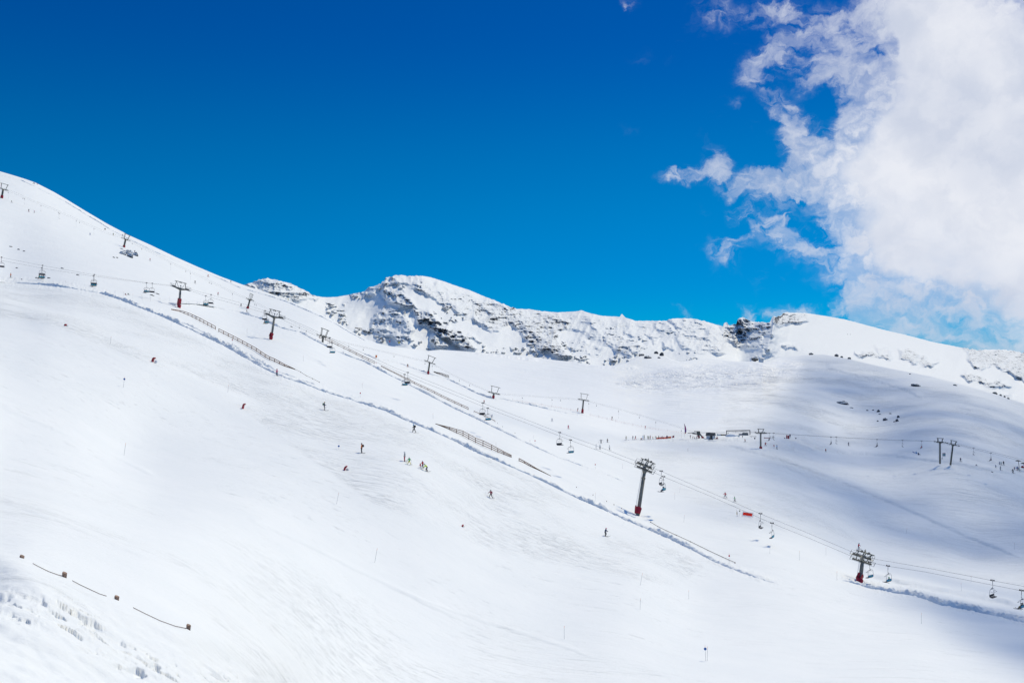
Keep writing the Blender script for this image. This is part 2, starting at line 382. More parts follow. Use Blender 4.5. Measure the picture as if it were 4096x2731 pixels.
# ------------------------------------------------------------------ the snow slopes
def build_slopes():
    us = np.concatenate([np.arange(-900, -40, 20), np.arange(-40, 4140, 3.9), np.arange(4140, 5001, 20)])
    nr = 640
    t = np.linspace(0, 1, nr)
    U = np.tile(us, (nr, 1))
    vt = top1(us)
    vb = 3000.0
    V = vt[None]+t[:, None]*(vb-vt[None])
    D = D1(U, V)
    pts = PA(U, V, D)
    h = disp1(U, V, pts)
    fade = np.clip((V-vt[None])/8, 0, 1)
    h = h*fade
    # natural roughness of the skyline
    pts[..., 2] += h
    piste = np.zeros(U.shape)
    def zone(pl, soft, val):
        nonlocal piste
        piste = np.maximum(piste, val*sstep(soft, 0, poly_sd(U, V, pl)))
    zone([(-300,1180),(0,1130),(400,1190),(700,1330),(1100,1520),(1700,1730),(2300,2010),(2800,2260),(2700,2330),(2000,2200),(1500,2000),(1000,1650),(620,1470),(200,1300),(-300,1200)], 26, 1.0)
    zone([(2950,1560),(3300,1470),(4200,1700),(4200,2350),(3300,2150),(2900,2050),(2500,1800),(2900,1720)], 80, .7)
    zone([(-900,1900),(600,2150),(1500,2500),(2500,2731),(2500,3100),(-900,3100)], 250, .45)
    ice = sstep(60, -20, poly_sd(U, V, [(2480,1530),(2640,1490),(2900,1470),(3180,1465),(3150,1500),(3060,1545),(2850,1560),(2600,1555)]))
    ice = ice*(.35+.9*fbm(pts[...,0]/9, pts[...,1]/9, pts[...,2]/9, 3, 61))
    bowl = sstep(90, -40, poly_sd(U, V, [(1650,1440),(2350,1470),(3150,1450),(3130,1560),(2980,1700),(2500,1720),(2250,1620),(1900,1560)]))
    ice = np.maximum(np.clip(ice, 0, 1), .45*bowl)
    dist = np.clip((D-150)/600, 0, 1)
    # back side, dropping away beyond the skyline
    back = []
    for dd, dz in ((60, -70), (25, -16), (8, -2.5)):
        b = pts[0].copy(); n = np.hypot(b[:, 0], b[:, 1])
        b[:, 0] += b[:, 0]/n*dd; b[:, 1] += b[:, 1]/n*dd; b[:, 2] += dz
        back.append(b)
    allp = np.concatenate([np.stack(back), pts])
    pad = lambda a: np.concatenate([np.tile(a[:1], (3, 1)), a])
    o = grid_mesh('snow_slope', allp, MS, {'piste': pad(piste), 'ice': pad(np.clip(ice, 0, 1)), 'dist': pad(dist)})
    o['kind'] = 'structure'; o['label'] = 'white groomed ski slopes and snow bowl filling the lower half'
    return o
build_slopes()

# ------------------------------------------------------------------ the mountains behind
C2 = """900 1150 1010;900 1300 900;1068 1112 1050;1190 1146 1080;1279 1187 1120;1250 1300 980;1400 1180 1180;1400 1340 980;1480 1146 1210;1600 1099 1260;1700 1105 1290;1500 1250 1100;1480 1350 1000;1600 1400 930;1700 1430 920;1850 1430 960
1650 1230 1120;1800 1139 1320;1800 1300 1090;1950 1195 1340;1950 1330 1110;2110 1236 1360;2100 1420 1020;2300 1246 1360;2300 1440 1020;2500 1270 1340;2500 1460 1010;2700 1275 1330;2700 1460 1030;2870 1300 1340;2870 1450 1070
2960 1272 1330;2970 1360 1290;2990 1440 1180;3020 1470 1080;3090 1268 1330;3080 1400 1130;3150 1250 1400;3150 1440 1060;3400 1280 1560;3400 1450 1080;3600 1335 1600;3600 1500 1050;3850 1390 1560;3850 1550 1000;4096 1412 1500;4096 1640 960;4096 1520 1250;5000 1560 1400;5000 1950 900"""
c2 = np.array([[float(q) for q in t.split()] for t in C2.replace('\n', ';').split(';') if t.strip()])
c2[:, 2] *= 1.07
_X2, _W2 = tps_fit(c2, 0.0004)
RIDGES = [ # polyline, amplitude m, width px (nearer to the viewer)
 ([(1570,1110),(1640,1190),(1700,1245),(1790,1310),(1900,1392)], 34, 75),
 ([(1690,1135),(1760,1175),(1850,1245),(1930,1290),(2000,1335)], 20, 48),
 ([(2000,1228),(2080,1280),(2160,1350),(2230,1400),(2300,1440)], 26, 60),
 ([(1470,1150),(1530,1200),(1620,1290),(1640,1370)], 10, 60),
 ([(2330,1250),(2390,1320),(2450,1370),(2560,1420)], 18, 55),
 ([(2500,1280),(2540,1340),(2620,1400)], 9, 40),
 ([(2680,1280),(2720,1340),(2780,1420)], 10, 45),
 ([(2800,1290),(2860,1350),(2920,1400),(2940,1440)], 20, 55),
 ([(3092,1272),(3090,1330),(3050,1385),(3015,1435)], 55, 45),
 ([(2960,1275),(2985,1320),(3010,1370)], 16, 32),
 ([(1068,1112),(1110,1170),(1130,1220)], 12, 50),
 ([(1160,1140),(1210,1190),(1240,1230)], 9, 35),
 ([(3850,1392),(3950,1430),(4060,1500),(4150,1560)], 22, 50),
 ([(3580,1392),(3650,1425),(3750,1462)], 10, 28),
 ([(3860,1495),(3920,1515),(4030,1552)], 9, 24),
]
ROCKS = [ # polygon, strength of bare rock
 ([(985,1140),(1068,1108),(1190,1142),(1275,1190),(1262,1205),(1200,1195),(1150,1205),(1060,1190)], .62),
 ([(1455,1190),(1468,1148),(1505,1140),(1540,1104),(1570,1096),(1690,1110),(1740,1140),(1650,1145),(1570,1135),(1540,1160)], .62),
 ([(1650,1105),(1760,1140),(1880,1175),(2010,1225),(2020,1260),(1990,1330),(1890,1285),(1800,1230),(1720,1190),(1650,1145)], .68),
 ([(1525,1168),(1560,1148),(1640,1190),(1670,1230),(1600,1225),(1550,1205)], .75),
 ([(1500,1270),(1560,1235),(1620,1260),(1655,1310),(1640,1365),(1600,1372),(1560,1340),(1500,1335),(1480,1320)], .62),
 ([(1655,1238),(1720,1250),(1790,1305),(1850,1325),(1905,1388),(1840,1392),(1780,1350),(1730,1322),(1680,1290)], .92),
 ([(1735,1340),(1765,1350),(1790,1385),(1740,1390),(1725,1370)], .8),
 ([(1840,1318),(1900,1335),(1920,1362),(1870,1357)], .7),
 ([(1990,1222),(2110,1240),(2230,1255),(2285,1285),(2240,1330),(2235,1370),(2290,1425),(2250,1432),(2210,1412),(2150,1392),(2100,1345),(2040,1295),(1990,1262)], .95),
 ([(2300,1262),(2360,1262),(2420,1310),(2410,1368),(2365,1345),(2300,1310)], .5),
 ([(2430,1338),(2480,1332),(2572,1388),(2562,1412),(2520,1422),(2470,1402),(2422,1382)], .62),
 ([(2490,1318),(2585,1318),(2575,1348),(2500,1342)], .6),
 ([(2585,1340),(2632,1340),(2612,1378)], .6),
 ([(2230,1262),(2330,1262),(2480,1282),(2660,1292),(2700,1330),(2600,1345),(2480,1330),(2360,1330),(2260,1310)], .48),
 ([(2700,1330),(2880,1340),(2900,1410),(2820,1412),(2740,1400)], .52),
 ([(2260,1380),(2330,1350),(2420,1400),(2380,1430)], .45),
 ([(1880,1180),(2010,1215),(2030,1300),(1990,1325),(1900,1280)], .8),
 ([(2650,1362),(2690,1362),(2695,1390),(2655,1388)], .6),
 ([(2665,1275),(2760,1272),(2830,1282),(2890,1325),(2885,1395),(2830,1390),(2780,1350),(2700,1310)], .5),
 ([(2885,1298),(2950,1270),(2975,1266),(3020,1290),(3092,1288),(3088,1342),(3045,1338),(3030,1392),(2985,1398),(2930,1372),(2885,1350)], .74),
 ([(3082,1292),(3096,1262),(3145,1247),(3225,1254),(3232,1285),(3150,1290),(3125,1302)], .9),
 ([(3135,1375),(3180,1378),(3195,1402),(3150,1400)], .5),
 ([(3420,1408),(3480,1412),(3555,1418),(3560,1432),(3430,1424)], 1.0),
 ([(3500,1385),(3540,1385),(3570,1425),(3540,1430),(3510,1410)], .5),
 ([(3595,1400),(3640,1400),(3745,1455),(3735,1466),(3650,1452),(3605,1430)], 1.0),
 ([(3850,1392),(3920,1398),(4110,1408),(4300,1450),(4300,1640),(4040,1492),(3980,1462),(3925,1475),(3895,1470),(3870,1420)], 1.0),
 ([(3845,1498),(3885,1498),(3990,1525),(4035,1550),(3960,1545),(3880,1528)], 1.0),
 ([(3960,1560),(4000,1565),(4060,1600),(3980,1580)], .6),
]
def build_mountains():
    us = np.concatenate([np.arange(900, 4140, 3.0), np.arange(4140, 5001, 15)])
    nr = 175
    U = np.tile(us, (nr, 1))
    vt = top2(us); vt = np.minimum(vt, top1(us)+40)
    # fine natural unevenness of the skyline where it is rocky
    vb = np.maximum(top1(us)+60, vt+80)
    t = np.linspace(0, 1, nr)
    V = vt[None]+t[:, None]*(vb-vt)[None]
    D = tps_eval(U, V, _X2, _W2)
    wu = U+(fbm(U/40, V/40, U*0, 3, 3)-.5)*26; wv = V+(fbm(U/40, V/40, U*0+5, 3, 4)-.5)*26
    for pl, amp, w in RIDGES:
        uu = [p[0] for p in pl]
        m = (U > min(uu)-3*w) & (U < max(uu)+3*w)
        dist, tt = poly_dist(wu[m], wv[m], pl)
        D[m] -= 1.6*amp*np.maximum(0, 1-dist/(w*1.6))**1.3
    rock = np.zeros(U.shape)
    for pl, s in ROCKS:
        uu = [p[0] for p in pl]
        m = (U > min(uu)-40) & (U < max(uu)+40)
        rock[m] = np.maximum(rock[m], s*sstep(9, -7, poly_sd(wu[m], wv[m], pl)))
    rock *= np.clip(.35+1.5*fbm(U/34, V/26, U*0, 3, 18), 0, 1.15)
    rock = np.minimum(rock, .95)
    # scattered single outcrops on the snow faces
    sc = sstep(.63, .70, fbm(U/16, V/8, U*0, 3, 15))*sstep(.44, .54, fbm(U/120, V/70, U*0, 2, 16))*(U < 3080)*(U > 1300)
    rock = np.maximum(rock, sc*.62)
    # rock relief: blocky ledges
    r1 = ridged(U/52, V/36, U*0+.3, 4, 21)
    r2 = ridged(U/15, V/10, U*0+.7, 3, 25)
    r3 = fbm(U/70+V/160, V/70, U*0, 3, 28)
    st = r1*34+r2*6
    q = 4.0; led = np.floor(st/q)*q+q*sstep(.25, .75, (st/q) % 1)
    D -= rock*(led*.9+st*.3)
    D -= (1-rock)*((r3-.5)*22+(fbm(U/22+V/60, V/30, U*0, 3, 29)-.5)*4)
    # flutes in the cirque wall
    cir = sstep(2050, 2200, U)*sstep(3000, 2850, U)*sstep(1430, 1380, V)
    D -= cir*(ridged(U/55+V/110, V/300, U*0, 3, 33)*16)
    pts = PA(U, V, D)
    # uneven crest
    j = (fbm(us/9, us*0, us*0, 3, 51)-.45)*4*(rock[1]+.12)
    pts[0, :, 2] += j; pts[1, :, 2] += j*.5
    back = []
    for dd, dz in ((200, -160), (60, -40), (12, -5)):
        b = pts[0].copy(); n = np.hypot(b[:, 0], b[:, 1])
        b[:, 0] += b[:, 0]/n*dd; b[:, 1] += b[:, 1]/n*dd; b[:, 2] += dz
        back.append(b)
    allp = np.concatenate([np.stack(back), pts])
    pad = lambda a: np.concatenate([np.tile(a[:1], (3, 1)), a])
    o = grid_mesh('mountains', allp, MM, {'rock': pad(rock)})
    o['kind'] = 'structure'; o['label'] = 'snow covered mountain range with dark rock bands behind the slopes'
build_mountains()

# ------------------------------------------------------------------ unseen cloud overhead, density drawn from the shade wanted on the right-hand slopes
def build_shade_cloud():
    zc = 800.0; cell = 6.0
    uu, vv = np.meshgrid(np.arange(2200, 5000, 7.0), np.arange(1400, 2990, 5.0))
    m = vv > top1(uu)
    uu, vv = uu[m], vv[m]
    dd = D1(uu, vv); p = PA(uu, vv, dd)
    den = np.zeros(uu.shape)
    def zone(pl, soft, val, sub=False):
        nonlocal den
        w = val*sstep(soft, -soft, poly_sd(uu, vv, pl))
        den = np.clip(den-w, 0, 1) if sub else np.maximum(den, w)
    zone([(3230,1440),(3300,1440),(3500,1475),(4096,1625),(5000,1900),(5000,2380),(4096,2275),(3650,2215),(3300,2120),(3060,1990),(3000,1880),(3060,1790),(3080,1700),(3150,1580)], 115, .60)
    zone([(2560,1765),(3050,1765),(3050,1840),(2750,1810)], 26, .30)
    zone([(2150,1720),(2500,1740),(2500,1775),(2200,1750)], 20, .18)
    zone([(3330,2130),(3700,2260),(4096,2330),(5000,2400),(5000,2500),(4096,2420),(3700,2330),(3400,2230)], 45, .42)
    zone([(3600,2360),(4096,2440),(4700,2580),(4700,2950),(4400,2780),(4096,2620),(3850,2500),(3700,2425)], 18, 1.0)
    zone([(2830,2010),(3060,2050),(3100,2110),(2850,2080)], 30, .30)
    zone([(3250,1620),(3560,1700),(3520,1765),(3300,1745)], 50, .38, True)
    zone([(3380,1860),(3800,1900),(3700,1960),(3400,1930)], 50, .22, True)
    t = (zc-p[:, 2])/SUN[2]
    cx = p[:, 0]+SUN[0]*t; cy = p[:, 1]+SUN[1]*t
    x0, x1, y0, y1 = cx.min()-60, cx.max()+60, cy.min()-60, cy.max()+60
    nx = int((x1-x0)/cell)+1; ny = int((y1-y0)/cell)+1
    W = np.zeros((ny, nx)); A = np.zeros((ny, nx))
    ix = ((cx-x0)/cell).astype(int); iy = ((cy-y0)/cell).astype(int)
    np.add.at(W, (iy, ix), 1); np.add.at(A, (iy, ix), den)
    def blur(a):
        b = a.copy()
        for ax in (0, 1): b = (np.roll(b, 1, ax)+2*b+np.roll(b, -1, ax))/4
        return b
    Wb, Ab = W/np.maximum(W, 1), A/np.maximum(W, 1)
    for _ in range(2): Wb, Ab = blur(Wb), blur(Ab)
    Wc, Ac = Wb.copy(), Ab.copy()
    for _ in range(14): Wc, Ac = blur(Wc), blur(Ac)
    f_ = np.clip(Wb/.5, 0, 1)
    Dn = f_*Ab/np.maximum(Wb, .05)+(1-f_)*Ac/np.maximum(Wc, .02)*np.clip(Wc/.05, 0, 1)
    yy, xx = np.mgrid[0:ny, 0:nx]
    X = x0+xx*cell; Y = y0+yy*cell
    Dn = np.clip(Dn*(.7+.6*fbm(X/60, Y/60, X*0, 5, 8)), 0, .95)
    edge = np.minimum(np.minimum(xx, nx-1-xx), np.minimum(yy, ny-1-yy))
    Dn = Dn*np.clip(edge/8, 0, 1)
    th = 2+9*Dn+2*fbm(X/40, Y/40, X*0, 3, 9)
    th = th*np.clip(edge/8, 0, 1)+.05
    bot = np.stack([X, Y, zc-th*.25], -1); topp = np.stack([X, Y, zc+th], -1)
    ring = np.concatenate([topp, bot[::-1]])
    dn = np.concatenate([Dn, Dn[::-1]])
    m, nt, out = new_mat('cloud')
    a = N(nt, 'ShaderNodeAttribute', attribute_name='dens').outputs['Fac']
    tc = N(nt, 'ShaderNodeTexCoord')
    f = MATH(nt, 'MULTIPLY', a, RANGE(nt, NOISE(nt, tc.outputs['Object'], .02, 6, .6), .2, .75, .55, 1.25), clamp=True)
    f = MATH(nt, 'SUBTRACT', 1.0, MATH(nt, 'SQRT', MATH(nt, 'SUBTRACT', 1.0, f)))
    tr = N(nt, 'ShaderNodeBsdfTransparent'); di = N(nt, 'ShaderNodeBsdfTranslucent'); di.inputs['Color'].default_value = (.9,.92,.95,1)
    df = N(nt, 'ShaderNodeBsdfDiffuse'); df.inputs['Color'].default_value = (.9,.92,.95,1)
    mx0 = N(nt, 'ShaderNodeMixShader'); L(nt, di.outputs[0], mx0.inputs[1]); L(nt, df.outputs[0], mx0.inputs[2])
    mx = N(nt, 'ShaderNodeMixShader'); L(nt, f, mx.inputs[0]); L(nt, tr.outputs[0], mx.inputs[1]); L(nt, mx0.outputs[0], mx.inputs[2])
    L(nt, mx.outputs[0], out.inputs[0])
    o = grid_mesh('cloud', ring, m, {'dens': dn})
    o['kind'] = 'structure'; o['label'] = 'unseen cloud bank outside the view, shaped to shade the right-hand slopes'
build_shade_cloud()

# ------------------------------------------------------------------ sky
def dirdeg(u, v):
    p = PA(u, v, 1.0); n = p/np.linalg.norm(p)
    return math.degrees(math.atan2(n[0], n[1])), math.degrees(math.asin(n[2]))
def build_world():
    w = bpy.data.worlds.new('World'); scene.world = w; w.use_nodes = True
    nt = w.node_tree; nt.nodes.clear()
    out = N(nt, 'ShaderNodeOutputWorld'); bg = N(nt, 'ShaderNodeBackground')
    sky = N(nt, 'ShaderNodeTexSky'); sky.sky_type = 'NISHITA'; sky.sun_disc = False
    sky.sun_elevation = SUN_EL; sky.sun_rotation = SUN_AZ
    sky.altitude = 2500; sky.air_density = 1.0; sky.dust_density = .3; sky.ozone_density = 2.0
    SK = .072
    sp = N(nt, 'ShaderNodeSeparateColor'); L(nt, sky.outputs[0], sp.inputs[0])
    r, g, b = sp.outputs
    r2 = MATH(nt, 'MAXIMUM', MATH(nt, 'MULTIPLY_ADD', b, -.66, MATH(nt, 'MULTIPLY', r, 1.0)), 0.0)
    g2 = MATH(nt, 'MAXIMUM', MATH(nt, 'MULTIPLY_ADD', b, -.19, MATH(nt, 'MULTIPLY', g, .785)), 0.0)
    tq = N(nt, 'ShaderNodeTexCoord'); sq = N(nt, 'ShaderNodeSeparateXYZ'); L(nt, tq.outputs['Generated'], sq.inputs[0])
    gf = MATH(nt, 'ADD', RANGE(nt, sq.outputs[2], .34, .20, 1.0, 1.26), RANGE(nt, sq.outputs[2], .18, .07, 0.0, -.20))
    g2 = MATH(nt, 'MULTIPLY', g2, gf)
    cb = N(nt, 'ShaderNodeCombineColor'); L(nt, r2, cb.inputs[0]); L(nt, g2, cb.inputs[1]); L(nt, MATH(nt, 'MULTIPLY', b, 1.04), cb.inputs[2])
    SKYSAT = cb.outputs[0]
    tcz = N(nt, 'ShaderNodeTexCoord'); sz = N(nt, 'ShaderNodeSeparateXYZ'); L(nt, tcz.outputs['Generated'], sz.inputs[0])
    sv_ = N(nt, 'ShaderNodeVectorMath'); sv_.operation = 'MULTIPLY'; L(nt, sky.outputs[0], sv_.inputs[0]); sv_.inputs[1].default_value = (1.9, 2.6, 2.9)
    SKYCOL = MIXC(nt, RANGE(nt, sz.outputs[2], .42, .75), SKYSAT, sv_.outputs[0])  # sky above the view brightened to add blue fill on shaded snow
    # clouds, laid out by compass direction and elevation
    tc = N(nt, 'ShaderNodeTexCoord'); d = tc.outputs['Generated']
    sx = N(nt, 'ShaderNodeSeparateXYZ'); L(nt, d, sx.inputs[0])
    az = MATH(nt, 'MULTIPLY', MATH(nt, 'ARCTAN2', sx.outputs[0], sx.outputs[1]), 57.2958)
    el = MATH(nt, 'MULTIPLY', MATH(nt, 'ARCSINE', sx.outputs[2]), 57.2958)
    cv = N(nt, 'ShaderNodeCombineXYZ'); L(nt, az, cv.inputs[0]); L(nt, el, cv.inputs[1])
    base = cv.outputs[0]
    # domain warp
    def warp(vec, scale, amt, seed):
        nn = nt.nodes.new('ShaderNodeTexNoise'); nn.inputs['Scale'].default_value = scale; nn.inputs['Detail'].default_value = 5; nn.inputs['Roughness'].default_value = .6
        L(nt, MAPV(nt, base, loc=(seed, seed*.7, 0)), nn.inputs['Vector'])
        sub = N(nt, 'ShaderNodeVectorMath'); sub.operation = 'SUBTRACT'; L(nt, nn.outputs['Color'], sub.inputs[0]); sub.inputs[1].default_value = (.5,.5,.5)
        sc = N(nt, 'ShaderNodeVectorMath'); sc.operation = 'SCALE'; L(nt, sub.outputs[0], sc.inputs[0]); sc.inputs['Scale'].default_value = amt
        ad = N(nt, 'ShaderNodeVectorMath'); ad.operation = 'ADD'; L(nt, vec, ad.inputs[0]); L(nt, sc.outputs[0], ad.inputs[1])
        fl = N(nt, 'ShaderNodeVectorMath'); fl.operation = 'MULTIPLY'; L(nt, ad.outputs[0], fl.inputs[0]); fl.inputs[1].default_value = (1,1,0)
        return fl.outputs[0]
    wv = warp(base, .30, 2.2, 3.0)
    wv = warp(wv, 1.1, 1.0, 11.0)
    # (u, v, radius along, radius across, tilt deg (clockwise on screen), weight)
    BL = CLOUDS
    acc = None
    for (u, v, a, bb, ang, wt) in BL:
        s0, t0 = dirdeg(u, v); k = 57.2958/FPX
        mp = MAPV(nt, wv, loc=(s0, t0, 0), rot=(0, 0, R(-ang)), scl=(a*k, bb*k, 1), typ='TEXTURE')
        ln = N(nt, 'ShaderNodeVectorMath'); ln.operation = 'LENGTH'; L(nt, mp, ln.inputs[0])
        f = RANGE(nt, ln.outputs['Value'], 1.0, 0.0, 0.0, wt)
        acc = f if acc is None else MATH(nt, 'ADD', acc, f)
    # wide body of the cloud to the right, running on outside the picture
    fb = NOISE(nt, wv, .42, 12, .58, .2)
    fb2 = NOISE(nt, MAPV(nt, wv, rot=(0,0,R(35)), scl=(1,1.9,1)), .9, 10, .60, .6)
    fb3 = NOISE(nt, MAPV(nt, base, loc=(40,7,0)), .16, 3, .5)
    n = MATH(nt, 'ADD', MATH(nt, 'MULTIPLY', MATH(nt, 'SUBTRACT', fb, .5), 1.7), MATH(nt, 'MULTIPLY', MATH(nt, 'SUBTRACT', fb2, .5), 1.9))
    amb = MATH(nt, 'MULTIPLY', RANGE(nt, az, 4.0, 13.0), .30)
    n = MATH(nt, 'MULTIPLY', n, MATH(nt, 'MAXIMUM', RANGE(nt, acc, .0, .42, .0, 1.0), amb))
    acc = MATH(nt, 'MAXIMUM', acc, -.22)
    dens = MATH(nt, 'ADD', MATH(nt, 'MINIMUM', acc, 3.4), n)
    fac = MATH(nt, 'SUBTRACT', 1.0, MATH(nt, 'EXPONENT', MATH(nt, 'MULTIPLY', MATH(nt, 'MAXIMUM', MATH(nt, 'SUBTRACT', dens, .04), 0.0), -1.3)))
    veil = RANGE(nt, NOISE(nt, MAPV(nt, wv, loc=(9,3,0)), .75, 9, .62), .36, .62, .50, 1.0)
    veil = MATH(nt, 'MAXIMUM', veil, RANGE(nt, acc, .9, 2.2))
    fac = MATH(nt, 'MULTIPLY', fac, veil)
    fac = MATH(nt, 'MULTIPLY', fac, RANGE(nt, dens, .0, .75))
    shade = MATH(nt, 'ADD', MATH(nt, 'MULTIPLY', RANGE(nt, fb3, .35, .62), .60), MATH(nt, 'MULTIPLY', RANGE(nt, fb, .38, .66), .45))
    cc = MIXC(nt, shade, (.84,.86,.92), (.62,.67,.79))
    cl = N(nt, 'ShaderNodeVectorMath'); cl.operation = 'SCALE'; L(nt, cc, cl.inputs[0]); cl.inputs['Scale'].default_value = 1.0/SK
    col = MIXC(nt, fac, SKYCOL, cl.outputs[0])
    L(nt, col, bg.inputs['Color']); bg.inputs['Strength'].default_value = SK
    L(nt, bg.outputs[0], out.inputs[0])
CLOUDS = [
 (3900,300,620,560,0,3.0),(3750,760,560,420,20,2.8),(3600,1060,420,230,35,1.5),(3950,1130,420,220,20,.75),(3640,60,300,260,0,1.2),(4300,900,500,800,0,3.0),
 (3230,110,300,150,20,.62),(3070,260,170,110,-35,.85),(3180,500,240,100,55,1.0),(3330,300,260,150,20,.6),
 (3300,700,330,190,20,1.0),(3060,750,270,110,5,.75),(2880,640,120,100,80,.6),(2850,705,120,75,10,.5),(2760,700,170,55,-8,.62),(2940,850,110,60,70,.4),(3130,930,260,110,35,.75),(2900,1010,130,90,20,.6),(2970,950,120,90,60,.45),
 (3420,1180,230,150,60,.7),(3250,1240,200,60,5,.5),(3120,1262,170,45,0,.42),(2990,1250,75,55,50,.55),(2735,1248,75,32,30,.5),
 (2860,70,200,110,15,.36),(3060,60,160,120,0,.2),(2515,25,50,60,30,.42),(2560,230,110,40,-10,.17),(2530,520,90,40,20,.15),(2940,420,70,40,0,.3),
 (3300,395,85,70,60,-.55),(3330,400,170,130,70,-.30),(3480,180,150,160,60,-.4),(3090,290,60,40,0,-.5),(3150,110,120,45,0,-.35),(3520,210,60,90,60,-.7),(2950,815,60,34,0,-.5),(2960,925,70,45,20,-.6),
 (3180,900,60,30,0,-.2),(3620,1290,330,95,16,.75),(3900,1370,200,60,20,.5),(3880,1330,160,70,30,-.4),(3950,1140,60,50,0,-.3),(4060,1330,80,90,0,-.35),(3040,620,260,70,25,-.5),
]
build_world()
sl = bpy.data.lights.new('sun', 'SUN'); sl.energy = 3.15; sl.angle = R(.5); sl.color = (1, .895, .66)
so = bpy.data.objects.new('sun', sl); COL.objects.link(so)
so.rotation_euler = Vector(SUN.tolist()).to_track_quat('Z', 'Y').to_euler()
scene.view_settings.view_transform = 'Standard'; scene.view_settings.look = 'None'
scene.view_settings.exposure = 0; scene.view_settings.gamma = 1

# =================================================================== objects: helpers
def link(o, parent=None):
    COL.objects.link(o)
    if parent: o.parent = parent
    return o
def tag(o, label, cat, group=None, kind=None):
    o['label'] = label; o['category'] = cat
    if group: o['group'] = group
    if kind: o['kind'] = kind
    return o
def empty(name, loc=(0,0,0), rot=None):
    o = bpy.data.objects.new(name, None); o.empty_display_size = .3
    COL.objects.link(o); o.location = loc
    if rot is not None: o.rotation_euler = rot
    return o
_mats = {}
def paint(name, col, rough=.6, metal=0.0, vary=.12, scale=6.0):
    if name in _mats: return _mats[name]
    m, nt, out = new_mat(name)
    tc = N(nt, 'ShaderNodeTexCoord')
    p = N(nt, 'ShaderNodeBsdfPrincipled')
    n = NOISE(nt, tc.outputs['Object'], scale, 4, .6)
    a = tuple(c*(1-vary) for c in col); b = tuple(min(1, c*(1+vary)) for c in col)
    L(nt, MIXC(nt, RANGE(nt, n, .3, .7), a, b), p.inputs['Base Color'])
    L(nt, MATH(nt, 'MULTIPLY_ADD', n, .15, rough-.07), p.inputs['Roughness'])
    p.inputs['Metallic'].default_value = metal
    L(nt, p.outputs[0], out.inputs[0])
    _mats[name] = m
    return m
STEEL = paint('grey_green_steel', (.12,.125,.105), .55, .2, .25, 1.5)
CONC = paint('weathered_mast_paint', (.235,.225,.19), .7, 0, .2, .8)
DARK = paint('dark_steel', (.03,.033,.045), .6, .0, .3, 3)
GALV = paint('galvanised_steel', (.20,.215,.23), .45, .5, .2, 4)
RUBBER = paint('black_rubber', (.03,.032,.035), .7)
RED = paint('red_padding', (.42,.012,.03), .6, 0, .25, 1.2)
REDD = paint('dark_red_padding', (.30,.015,.035), .7, 0, .25, 1.2)
SEATM = paint('dark_seat', (.035,.035,.05), .6)
WOOD = paint('weathered_wood', (.21,.085,.035), .8, 0, .35, 3)
WOODD = paint('dark_wet_wood', (.10,.06,.045), .8, 0, .35, 3)
SNOWM = paint('packed_snow', (.86,.885,.90), .8, 0, .04, 2)
ROPEM = paint('wire_rope', (.10,.11,.13), .5, .3)
WHITE = paint('white_paint', (.75,.77,.78), .6, 0, .06)

